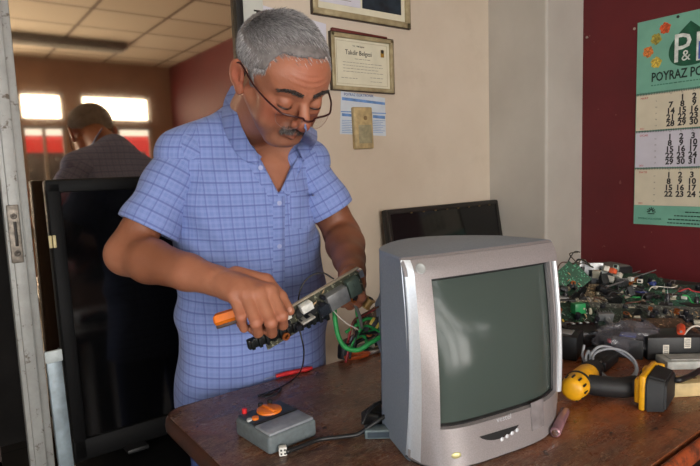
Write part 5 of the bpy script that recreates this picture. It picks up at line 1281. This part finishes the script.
t.bump(t.math('ADD', t.math('MULTIPLY', n3, .6), t.math('MULTIPLY', t.noise(110, 4), .8)), .5, .0014)
skin = t.m
W = vs.astype(np.float32); Q = (W-H0.astype(np.float32)) @ HI.astype(np.float32)
Xa = np.abs(Q[:, 0])
g = lambda c, r: np.exp(-(((Xa-c[0])/r)**2+((Q[:, 1]-c[1])/r)**2+((Q[:, 2]-c[2])/r)**2))
flush = np.clip(g((0, -.118, -.02), .016)+.8*g((.045, -.07, -.02), .026)+g((.08, .015, .0), .03)+.9*g((0, -.10, -.055), .014)+.5*g((0, -.09, .07), .04), 0, 1)
for H in (HR, HL):
    for k in H:
        for p in H[k][:2]: flush = np.clip(flush+.6*np.exp(-(np.linalg.norm(W-p.astype(np.float32), axis=1)/.012)**2), 0, 1)
inhead = np.linalg.norm(Q, axis=1) < .16
stub = np.clip((-.018-Q[:, 2])/.03, 0, 1)*np.clip((-.0-Q[:, 1])/.03, 0, 1)*np.clip((Q[:, 2]+.115)/.02, 0, 1)*inhead
def near(a, b, r): return np.exp(-(np.maximum(s_cone(W, a, b, .03, .03), 0)/r)**2)
tan = np.clip(near(SR*.3+ER*.7, ER*.6+WR*.4, .06)+near(SL*.3+EL*.7, WL, .06), 0, 1)
for nm, arr in (('flush', flush), ('stubble', stub), ('tan', tan)):
    a = me.attributes.new(nm, 'FLOAT', 'POINT'); a.data.foreach_set('value', arr.astype(np.float32))
body = link('body', me, skin, man, ang=180)

# ---- shirt
SHR_A, SHR_B = w3(186, 158, 1.32), w3(148, 229, 1.285)
SHL_A, SHL_B = w3(302, 166, 1.41), w3(329, 213, 1.435)
VB, VT = w3(277, 191, 1.25), w3(276, 132, 1.25)      # bottom and top of the open neck
vdir = (VT-VB)/np.linalg.norm(VT-VB); vlen = np.linalg.norm(VT-VB)
vn = w3(277, 165, 1.0)-w3(277, 165, 2.0); vn = vn/np.linalg.norm(vn)
vside = np.cross(vn, vdir); vside = vside if vside @ lb > 0 else -vside
hemz = .76
def shirt_sdf(W):
    d = torso(W, 0.0, hemz)
    d = su(d, s_cone(W, SR+np.array([0, 0, .002]), NB, .060, .060), .035); d = su(d, s_cone(W, SL+np.array([0, 0, .002]), NB, .058, .060), .035)
    # cloth folds: drag lines from the belly, soft buckles at the waist
    x = (W-SC[3].astype(np.float32)) @ lb; z = W[:, 2]
    d = d+.0048*wob(W*V((1, 1, .6)), 19)+.0032*np.sin(x*34+6*np.sin(z*6))*np.clip((1.2-z)/.3, 0, 1)
    d = d+.0045*np.sin((z+.45*np.abs(x-.02))*58+2*np.sin(x*9))*np.exp(-((z-1.02)/.07)**2)*.7+.004*np.sin((z*.8-np.abs(x)*.9)*70)*np.exp(-((np.abs(x)-.14)/.05)**2)*np.exp(-((z-1.22)/.08)**2)
    q = W-VB.astype(np.float32); v = q @ vdir; u = q @ vside; dn = q @ vn
    wv = np.clip(v, 0, .14)*.50+.001
    cut = np.maximum(np.maximum(np.abs(u-.004)-wv, -v), -dn-.13)
    cut = np.maximum(cut, v-.16)
    d = ss(d, cut*.8, .004)
    neck = s_cone(W, NB+fb*.02, H0-hu*.06-hf*.02, .060, .066)
    d = ss(d, neck, .006)
    return d
def sleeve_sdf(A, B, ra, rb, seed):
    ax = (B-A)/np.linalg.norm(B-A)
    def fn(W):
        d = s_cone(W, A, B+ax*.05, ra, rb)
        t = (W-A.astype(np.float32)) @ ax
        d = d+.0040*wob(W, 24, seed)+.0032*np.sin(t*62+4*wob(W, 11, seed))
        d = np.maximum(d, (W-B.astype(np.float32)) @ ax)
        inner = s_cone(W, A, B+ax*.06, ra-.010, rb-.006)
        inner = np.maximum(inner, -((W-B.astype(np.float32)) @ ax+.035))
        return ss(d, inner, .003)
    return fn
t = NT('blue_check_cloth')
uv = t.coord('UV'); sp = t.add('ShaderNodeSeparateXYZ'); t.link(uv, sp.inputs[0])
def stripe(co, per, w, off=0):
    a = t.math('FRACT', t.math('ADD', t.math('DIVIDE', co, per), off)); b = t.math('ABSOLUTE', t.math('SUBTRACT', a, .5))
    mr = t.add('ShaderNodeMapRange', interpolation_type='SMOOTHSTEP'); t.link(b, mr.inputs[0])
    mr.inputs[1].default_value = w/per*.5; mr.inputs[2].default_value = w/per*1.0; mr.inputs[3].default_value = 1; mr.inputs[4].default_value = 0
    return mr.outputs[0]
PER = .0275
base_c = t.ramp(t.noise(7, 3), [(.3, (98, 119, 174)), (.7, (110, 131, 186))])
lw = t.mix(t.math('MULTIPLY', stripe(sp.outputs[0], PER/2, .0042, .25), .14), base_c, (150, 160, 214))
lw = t.mix(t.math('MULTIPLY', stripe(sp.outputs[1], PER/2, .0042, .25), .14), lw, (150, 160, 214))
dk = t.mix(t.math('MULTIPLY', stripe(sp.outputs[0], PER, .0022), .42), lw, (62, 72, 138))
dk = t.mix(t.math('MULTIPLY', stripe(sp.outputs[1], PER, .0026), .58), dk, (58, 68, 134))
dk = t.mix(t.math('MULTIPLY', stripe(sp.outputs[0], .0012, .0005), .12), dk, (200, 205, 235))
t.set(Base_Color=dk, Roughness=.85); t.b.inputs['Sheen Weight'].default_value = .15
t.b.inputs['Specular IOR Level'].default_value = .2
t.bump(t.noise(900, 2), .15, .0006)
cloth = t.m
lo = np.array([SC[:, 0].min()-.26, SC[:, 1].min()-.22, hemz-.02]); hi = np.array([SC[:, 0].max()+.26, SC[:, 1].max()+.22, SZ.max()+.10])
vs, fs = nets(shirt_sdf, lo, hi, .0035)
me = npmesh('shirt', vs-MO, fs)
def torso_uv(vs):
    c = np.stack([np.interp(vs[:, 2], SZ[o_], SC[o_, i]) for i in (0, 1)], 1)
    q = vs[:, :2]-c; x = q @ lb[:2]; y = -(q @ fb[:2])
    u = x*1.05+np.sign(x)*np.clip(y, -.05, 1)*.6*(np.abs(x) > .12); u = np.where(np.abs(x) > .12, np.sign(x)*(.126+(np.abs(x)-.12)*1.05+np.maximum(y+.09, 0)*.8), x*1.05)
    lean = (vs-SC[3]) @ fb
    return np.stack([u, vs[:, 2]*1.05+.12*lean], 1)
set_uv(me, torso_uv(vs)); shirt = link('shirt', me, cloth, man, ang=180)
for nm, A, B, ra, rb, sd in (('sleeve', SHR_A, SHR_B, .064, .073, 1), ('sleeve', SHL_A, SHL_B, .060, .067, 4)):
    P = np.array([A, B]); lo = P.min(0)-.1; hi = P.max(0)+.1
    vs, fs = nets(sleeve_sdf(A, B, ra, rb, sd), lo, hi, .0030)
    me = npmesh(nm, vs-MO, fs)
    ax = (B-A)/np.linalg.norm(B-A); r = vs-A; tt = r @ ax; e1 = np.cross(ax, fb); e1 /= np.linalg.norm(e1); e2 = np.cross(ax, e1)
    set_uv(me, np.stack([np.arctan2(r @ e1, r @ e2)*.072, tt], 1))
    link(nm, me, cloth, shirt, ang=180)
# hem stitching of the sleeves is in the cloth; collar, placket, pocket and buttons are pieces of their own
def strip(name, inner, outer, parent, thick=.0028, mat=None, nseg=10, curve=.004):
    a = spline(inner, nseg); b = spline(outer, nseg); n = min(len(a), len(b)); mb = MB(); K = 5
    P = []
    for i in range(n):
        for k in range(K):
            s = k/(K-1); p = a[i].lerp(b[i], s); nrm = (-RV.cross(UV)).normalized()*-1
            P.append(p-F*(curve*math.sin(PI*s)))
    vs = [tuple(p) for p in P]; off = len(vs)
    nrm = []
    for i in range(n):
        for k in range(K):
            i0, i1 = max(i-1, 0), min(i+1, n-1); k0, k1 = max(k-1, 0), min(k+1, K-1)
            nn = (P[i1*K+k]-P[i0*K+k]).cross(P[i*K+k1]-P[i*K+k0])
            nn = nn.normalized() if nn.length > 1e-12 else Vector((0, 0, 1))
            if nn.dot(F) > 0: nn = -nn
            nrm.append(nn)
    vs += [tuple(p-q*thick) for p, q in zip(P, nrm)]
    fs_ = []
    for i in range(n-1):
        for k in range(K-1):
            q = (i*K+k, i*K+k+1, (i+1)*K+k+1, (i+1)*K+k); fs_.append(q); fs_.append(tuple(x+off for x in q[::-1]))
    rim = [k for k in range(K)]+[i*K+K-1 for i in range(1, n)]+[(n-1)*K+k for k in range(K-2, -1, -1)]+[i*K for i in range(n-2, 0, -1)]
    for i in range(len(rim)): fs_.append((rim[i], rim[(i+1) % len(rim)], rim[(i+1) % len(rim)]+off, rim[i]+off))
    mb.push([tuple(Vector(v)-Vector(MO)) for v in vs], fs_)
    o = mb.build(name, mat or cloth, parent, ang=60)
    me = o.data; co = np.empty(len(me.vertices)*3, dtype=np.float32); me.vertices.foreach_get('co', co); co = co.reshape(-1, 3)+MO
    set_uv(me, np.stack([(co-SC[3]) @ lb*1.05, co[:, 2]*1.05], 1)); return o
cp = lambda x, y, t: tuple(dep(x, y, t))
from mathutils.bvhtree import BVHTree
def bvh(*objs):
    vs = []; fs = []
    for o in objs:
        b = len(vs); mw = Matrix.Translation(MO)
        vs += [v.co+Vector(MO) for v in o.data.vertices]; fs += [tuple(b+i for i in p.vertices) for p in o.data.polygons]
    return BVHTree.FromPolygons(vs, fs)
SB = bvh(shirt)
def onshirt(x, y):
    d = ray(x, y).normalized(); h = SB.ray_cast(CP, d); return h[0], h[1]
BB = bvh(body, shirt)
def cq(x, y, t, lo=.003, hi=.022):
    """keep a cloth piece lying just on the neck and shirt under it"""
    d = ray(x, y); h = BB.ray_cast(CP, d.normalized())
    if h[0] is not None:
        th = (h[0]-CP).dot(F); t = min(max(t, th-hi), th-lo)
    return tuple(dep(x, y, t))
strip('collar', [tuple(dep(241, 86, 1.30)), tuple(dep(238, 98, 1.275)), cq(237, 114, 1.28), cq(244, 132, 1.27), cq(253, 148, 1.26), cq(262, 157, 1.26)],
      [tuple(dep(231, 86, 1.325)), tuple(dep(224, 101, 1.31)), cq(222, 121, 1.30), cq(229, 141, 1.29), cq(241, 158, 1.28), cq(256, 164, 1.27, .002, .01)], shirt)
strip('collar', [cq(306, 124, 1.27), cq(305, 131, 1.27), cq(302, 139, 1.27), cq(297, 148, 1.27)],
      [cq(317, 131, 1.30), cq(317, 140, 1.30), cq(312, 149, 1.29), cq(303, 159, 1.28)], shirt)
strip('placket', [cq(254, 152, 1.3, .002, .007), cq(264, 170, 1.3, .002, .006), cq(276, 191, 1.3, .002, .005), cq(279, 199, 1.3, .002, .005)],
      [cq(245, 159, 1.3, .0015, .006), cq(256, 177, 1.3, .0015, .006), cq(268, 197, 1.3, .001, .005), cq(272, 205, 1.3, .001, .005)], shirt, curve=.001)
strip('placket', [cq(300, 146, 1.3, .002, .007), cq(291, 166, 1.3, .002, .006), cq(281, 190, 1.3, .002, .005)],
      [cq(307, 152, 1.3, .0015, .006), cq(299, 173, 1.3, .0015, .006), cq(289, 196, 1.3, .001, .005)], shirt, curve=.001)
# closed front: a strip of doubled cloth down the middle with its buttons
P = [onshirt(x, y) for x, y in [(279+(.0)*(y-196), y) for y in range(196, 350, 8)]]
P = [p for p in P if p[0] is not None]
mb = MB(); vs = []; n = len(P)
for i, (p, nn) in enumerate(P):
    for s in (-.015, -.013, .013, .015):
        q = p+Vector(lb)*s; h = SB.ray_cast(CP, (q-CP).normalized())
        c0 = h[0] if h[0] is not None else q
        vs.append(tuple(c0+nn*(.0022 if abs(s) < .014 else -.001)-Vector(MO)))
mb.push(vs, [(i*4+k, i*4+k+1, (i+1)*4+k+1, (i+1)*4+k) for i in range(n-1) for k in range(3)])
o = mb.build('placket', cloth, shirt, ang=60)
co_ = np.array([v.co[:] for v in o.data.vertices])+MO; set_uv(o.data, np.stack([(co_-SC[3]) @ lb*1.05+.004, co_[:, 2]*1.05], 1))
btn = M('button_pearl', (150, 158, 196), .3, 0, .05)
def rot_to(nrm): return Vector((0, 0, 1)).rotation_difference(nrm).to_matrix().to_4x4()
for y in (203, 246):
    p, nn = onshirt(279, y)
    if p is None: continue
    mb = MB(); mb.lathe([(0, 0), (.0055, 0), (.0058, .0012), (.004, .0016), (0, .0012)], 14, Matrix.Translation(p+nn*.0026-Vector(MO)) @ rot_to(nn)); mb.build('button', btn, shirt)
p = Vector(cq(261, 168, 1.3, .004, .006)); mb = MB(); mb.lathe([(0, 0), (.0055, 0), (.0058, .0012), (.004, .0016), (0, .0012)], 14, Matrix.Translation(p-F*.003-Vector(MO)) @ rot_to(-F)); mb.build('button', btn, shirt)
# chest pocket
K = 9; vs = []
for j in range(K):
    for i in range(K):
        x = 289+25*i/(K-1); y = 195+34*j/(K-1)+(4*(1-abs(2*i/(K-1)-1)) if j == K-1 else 0)
        p, nn = onshirt(x, y-1.5*i/(K-1)*2)
        if p is None: p, nn = dep(x, y, 1.27), -F
        e = -.001 if i in (0, K-1) or j == K-1 else .0028
        vs.append(tuple(p+nn*e-Vector(MO)))
mb = MB(); mb.push(vs, [(j*K+i, j*K+i+1, (j+1)*K+i+1, (j+1)*K+i) for j in range(K-1) for i in range(K-1)])
o = mb.build('pocket', cloth, shirt, ang=60)
co_ = np.array([v.co[:] for v in o.data.vertices])+MO; set_uv(o.data, np.stack([(co_-SC[3]) @ lb*1.05+.009, co_[:, 2]*1.05+.006], 1))
# fold of doubled cloth round each short sleeve's hem is a seam line
# ---- trousers and shoes
gz = hemz+.03
hipc = np.array([SC[1][0], SC[1][1], 0])
def hp(l, f, z): return hipc+lb*l+fb*f+np.array([0, 0, z])
def jeans_sdf(W):
    d = torso(W, -.024, .84); q = W-hp(0, 0, .84).astype(np.float32)
    e = s_ell(W, hp(0, 0, .84), (.145, .105, .12)); d = su(np.maximum(d, W[:, 2]-.88), e, .03)
    for s in (-1, 1):
        d = su(d, s_cone(W, hp(s*.085, 0, .78), hp(s*.10, .02, .48), .088, .066), .03)
        d = su(d, s_cone(W, hp(s*.10, .02, .48), hp(s*.11, -.01, .10), .066, .058), .02)
    d = d+.003*wob(W, 20, 3)
    return np.maximum(np.maximum(d, .06-W[:, 2]), W[:, 2]-.88)
lo = np.array([hipc[0]-.27, hipc[1]-.24, .03]); hi = np.array([hipc[0]+.27, hipc[1]+.24, .96])
vs, fs = nets(jeans_sdf, lo, hi, .007)
me = npmesh('trousers', vs-MO, fs)
link('trousers', me, M('denim', (52, 70, 122), .9, 0, .15, 200, .2), man, ang=180)
for s in (-1, 1):
    def shoe(W):
        d = su(s_cone(W, hp(s*.11, -.03, .045), hp(s*.12, .13, .035), .042, .040), s_cone(W, hp(s*.11, -.02, .05), hp(s*.11, -.015, .10), .045, .042), .02)
        return np.maximum(d, .001-W[:, 2])
    c = hp(s*.11, .05, .05); vs, fs = nets(shoe, c-np.array([.15, .18, .06]), c+np.array([.15, .18, .1]), .005)
    link('shoe', npmesh('shoe', vs-MO, fs), M('black_leather', (24, 22, 22), .45), man, ang=180)

# ---- hair, brows, moustache: short strands combed over a close cap
def strands(name, roots, mat, parent, taper=True):
    vs = []; fs_ = []
    for p, d, L, w, curl in roots:
        side = Vector(d).cross(Vector((random.random()-.5, random.random()-.5, random.random()-.5))).normalized()*w
        a = Vector(p); b = a+Vector(d)*L*.5+Vector(curl)*L*.12; c_ = a+Vector(d)*L+Vector(curl)*L*.5
        k = len(vs); vs += [a-side, a+side, b+side*.9, b-side*.9, c_]
        fs_ += [(k, k+1, k+2, k+3), (k+3, k+2, k+4)]
    me = bpy.data.meshes.new(name); me.from_pydata([tuple(Vector(v)-Vector(MO)) for v in vs], [], fs_)
    return link(name, me, mat, parent, smooth=True, ang=180)
def hairline(q):
    """signed margin, > 0 where hair grows; q: (N,3) in the head frame"""
    q = np.atleast_2d(q); x, y, z = np.abs(q[:, 0]), q[:, 1], q[:, 2]
    front = np.where(x < .048, z-(.092-.10*x), z-(.087-.9*(x-.048)))
    mid = np.where(x < .050, z-(.080-(y+.048)*.9), z-(.050-(y+.048)*.55))
    burn = np.where((x > .055), z-(-.006), z-.036)
    back = z-(.028-(y-.024)*1.15)
    earz = z-(.033+0*y)
    r = np.where(y < -.048, front, np.where(y < -.022, mid, np.where(y < -.006, burn, np.where(y < .024, earz, back))))
    return r
def head_field(P):
    return head_sdf(P)
rng = np.random.default_rng(3)
N = 95000
u = rng.normal(size=(N, 3)); u /= np.linalg.norm(u, axis=1)[:, None]
# march from the centre of the cranium outwards to the skin
cen = np.array([0, .012, .04]); tt = np.full(N, .05)
for _ in range(18):
    P = (H0+(cen+u*tt[:, None]) @ HA.T).astype(np.float32); tt = tt-head_sdf(P)*.8
Lc = cen+u*tt[:, None]
keep = (hairline(Lc)+rng.normal(size=N)*.003 > 0) & (np.abs(Lc[:, 0]) < .0845)
Lc = Lc[keep]; un = u[keep]
roots = []
for q, n_ in zip(Lc, un):
    # combed forward and to the side from the crown
    tgt = np.array([.35, -1.0, -.25]) if q[2] > .07 else np.array([0.05*np.sign(q[0]), -.25, -1.0])
    if q[1] > .06: tgt = np.array([0.1*q[0], .1, -1.])
    tgt = tgt/np.linalg.norm(tgt); tgt = tgt-n_*(tgt @ n_); tgt /= np.linalg.norm(tgt)+1e-9
    top = np.clip((q[2]-.03)/.08, 0, 1)
    d = tgt*.85+n_*(.42+.15*top)+rng.normal(size=3)*.13; d /= np.linalg.norm(d)
    L = (.007+.011*top+rng.random()*.005)*(.8 if q[1] < -.03 else 1)
    roots.append((H0+HA @ (q-n_*.001), tuple(HA @ d), L, .00042+.0002*rng.random(), tuple(HA @ (tgt*.6-n_*.5))))
t = NT('grey_hair')
geo = t.add('ShaderNodeNewGeometry'); n1 = t.noise(38, 3)
rnd = geo.outputs['Random Per Island']
c = t.ramp(rnd, [(.0, (92, 88, 88)), (.35, (142, 138, 138)), (.75, (184, 180, 180)), (1, (222, 220, 218))])
c = t.mix(t.ramp(n1, [(.45, (0, 0, 0)), (.75, (160, 160, 160))]), c, (88, 82, 82))
t.set(Base_Color=c, Roughness=.55); t.b.inputs['Specular IOR Level'].default_value = .35
hairm = t.m
def cap_sdf(W):
    Q = ((W-H0.astype(np.float32)) @ HI.astype(np.float32))
    d = head_sdf(W)-.0035
    hl_ = hairline(Q).astype(np.float32)
    d = np.maximum(d, -hl_*.8)
    return np.maximum(d, np.abs(Q[:, 0])-.082).astype(np.float32)
pts = np.array([hw(p) for p in [(-.09, -.1, -.04), (.09, .12, .15), (.09, -.1, .15), (-.09, .12, -.04), (.09, .12, -.06), (0, .12, .15), (0, -.1, .15)]])
vs, fs = nets(cap_sdf, pts.min(0)-.01, pts.max(0)+.01, .0032)
hair = link('hair', npmesh('hair', vs-MO, fs), M('grey_hair_base', (112, 106, 104), .8, 0, .15, 90, .1), man, ang=180)
strands('strand_tufts', roots, hairm, hair).data
hair.children[0]['kind'] = 'stuff'
# brows and moustache grow from the skin
def grow(n, xs, zs, dirf, L, w, cols, name, both=True, dens=None):
    R = []
    tries = 0
    while len(R) < n and tries < n*20:
        tries += 1
        x = rng.uniform(*xs); z = rng.uniform(*zs)
        if dens and not dens(abs(x), z): continue
        # march in from the front
        y = -.16
        for _ in range(30):
            dd = head_sdf(np.array([H0+HA @ np.array([x, y, z])], dtype=np.float32))[0]
            if dd < .0003: break
            y += dd*.8
        d = np.array(dirf(x)); d = d+rng.normal(size=3)*.18; d /= np.linalg.norm(d)
        R.append((H0+HA @ np.array([x, y, z]), tuple(HA @ d), L*(.7+.6*rng.random()), w, tuple(HA @ np.array([0, .2, -.4]))))
    return strands(name, R, cols, man)
t = NT('brow_hair'); rnd = t.add('ShaderNodeNewGeometry').outputs['Random Per Island']
t.set(Base_Color=t.ramp(rnd, [(0, (34, 28, 26)), (.8, (58, 50, 46)), (1, (120, 112, 106))]), Roughness=.6); browm = t.m
t = NT('moustache_hair'); rnd = t.add('ShaderNodeNewGeometry').outputs['Random Per Island']
t.set(Base_Color=t.ramp(rnd, [(0, (52, 44, 40)), (.6, (84, 75, 70)), (1, (150, 142, 136))]), Roughness=.6); mousm = t.m
bd = lambda x, z: abs(z-(.0335+.005*math.sin((x-.008)/.045*PI*.9)-.10*max(0, x-.035))) < .0033*(1.1-max(0, x-.03)*12)
for s in (-1, 1):
    grow(420, (s*.009, s*.053) if s > 0 else (-.053, -.009), (.024, .048), lambda x: (s*.9, -.2, .05), .006, .00045, browm, 'eyebrow', dens=bd)
md = lambda x, z: -.0450-.22*x+rng.normal()*.0012 < z < -.0335-.30*max(0, x-.006)+rng.normal()*.001 and x < .026+rng.normal()*.0015
grow(900, (-.030, .030), (-.060, -.032), lambda x: (math.copysign(.5, x), -.2, -.9), .006, .00045, mousm, 'moustache', dens=md)
# eyes under heavy lids
for s in (-1, 1):
    mb = MB(); mb.ball(tuple(hw((s*.0315, -.0800, .0080))-MO), .0147, 20)
    e = mb.build('eye', M('eye_white', (170, 158, 150), .15), man)
    mb = MB(); pts_ = [hw((s*(.0315+.0148*math.cos(a)), -.0806-.0153*math.sin(a)*.98, .0035-.0012*math.sin(a)))-MO for a in np.linspace(.15, PI-.15, 11)]
    mb.tube([tuple(p) for p in pts_], [.0004]+[.0009]*9+[.0004], 6); mb.build('eyelashes', M('lash_dark', (30, 22, 20), .6), man)
# ---- half-rim reading glasses low on the nose
gm = M('dark_red_frame', (58, 22, 20), .3, .3)
LC = [(-.033, -.117, -.006), (.033, -.117, -.006)]
gl = None
bar = [(-.0575, -.104, .008), (-.050, -.113, .0062), (-.033, -.1205, .0062), (-.014, -.124, .0045), (-.009, -.1265, .0010), (0, -.1285, .0005), (.009, -.1265, .0010), (.014, -.124, .0045), (.033, -.1205, .0062), (.050, -.113, .0062), (.0575, -.104, .008)]
mb = MB(); mb.tube([tuple(hw(p)-MO) for p in spline([tuple(b) for b in bar], 5)], .0021, 8)
gl = mb.build('glasses', gm, man, label='thin dark red half-rim glasses frame')
for s in (-1, 1):
    lensr = [(s*.0560, -.1045, .0072), (s*.0575, -.1040, -.004), (s*.0535, -.1075, -.0165), (s*.042, -.1135, -.0235), (s*.030, -.1180, -.0245), (s*.018, -.1220, -.0185), (s*.0135, -.1240, -.006), (s*.014, -.124, .0045)]
    mb = MB(); mb.tube([tuple(hw(p)-MO) for p in spline(lensr, 5)], .0006, 6); mb.build('rim', M('pale_metal_rim', (150, 120, 110), .3, .6), gl)
    ring = [Vector(hw(p)-MO) for p in spline(lensr, 4)]; cc = sum(ring, Vector())/len(ring); nn = Vector(hf)*.0008
    vs = [tuple(p) for p in ring]+[tuple(cc+nn*2)]; k = len(ring)
    fs_ = [(i, (i+1) % k, k) for i in range(k)]
    if 'lens' not in MC:
        g = NT('lens_glass'); t1 = g.add('ShaderNodeBsdfTransparent'); t1.inputs[0].default_value = (.97, .95, .95, 1); g1_ = g.add('ShaderNodeBsdfGlossy'); g1_.inputs['Roughness'].default_value = .03
        m1 = g.add('ShaderNodeMixShader'); m1.inputs[0].default_value = .10; g.link(t1.outputs[0], m1.inputs[1]); g.link(g1_.outputs[0], m1.inputs[2]); g.link(m1.outputs[0], g.n['Material Output'].inputs[0]); MC['lens'] = g.m
    mb = MB(); mb.push(vs, fs_); mb.build('lens', MC['lens'], gl)
    tmp = [(s*.0575, -.104, .008), (s*.070, -.080, .0115), (s*.0800, -.040, .0160), (s*.0835, -.005, .0225), (s*.087, .012, .0250), (s*.087, .026, .012)]
    mb = MB(); mb.tube([tuple(hw(p)-MO) for p in spline(tmp, 5)], .0020, 8); mb.build('temple', gm, gl)
# finger nails
nail = M('nail', (196, 140, 120), .35)
def add_nail(H, k, up):
    tip, prev = H[k][3], H[k][2]; d = Vector(tip-prev).normalized(); u_ = (Vector(up)-d*d.dot(Vector(up))).normalized(); sd = d.cross(u_)
    R = Matrix((sd, d, u_)).transposed().to_4x4(); rr = .0072
    mb = MB(); mb.ball((0, 0, 0), 1, 12, (.0052, .0068, .0022)); 
    T = Matrix.Translation(Vector(tip)+u_*rr-Vector(MO)) @ R
    mb.v = [tuple(T @ Vector(v)) for v in mb.v]; mb.build('fingernail', nail, man)
add_nail(HR, 'thumb', tuple(-F+Vector((0, 0, .6)))); add_nail(HL, 'index', tuple(-F))
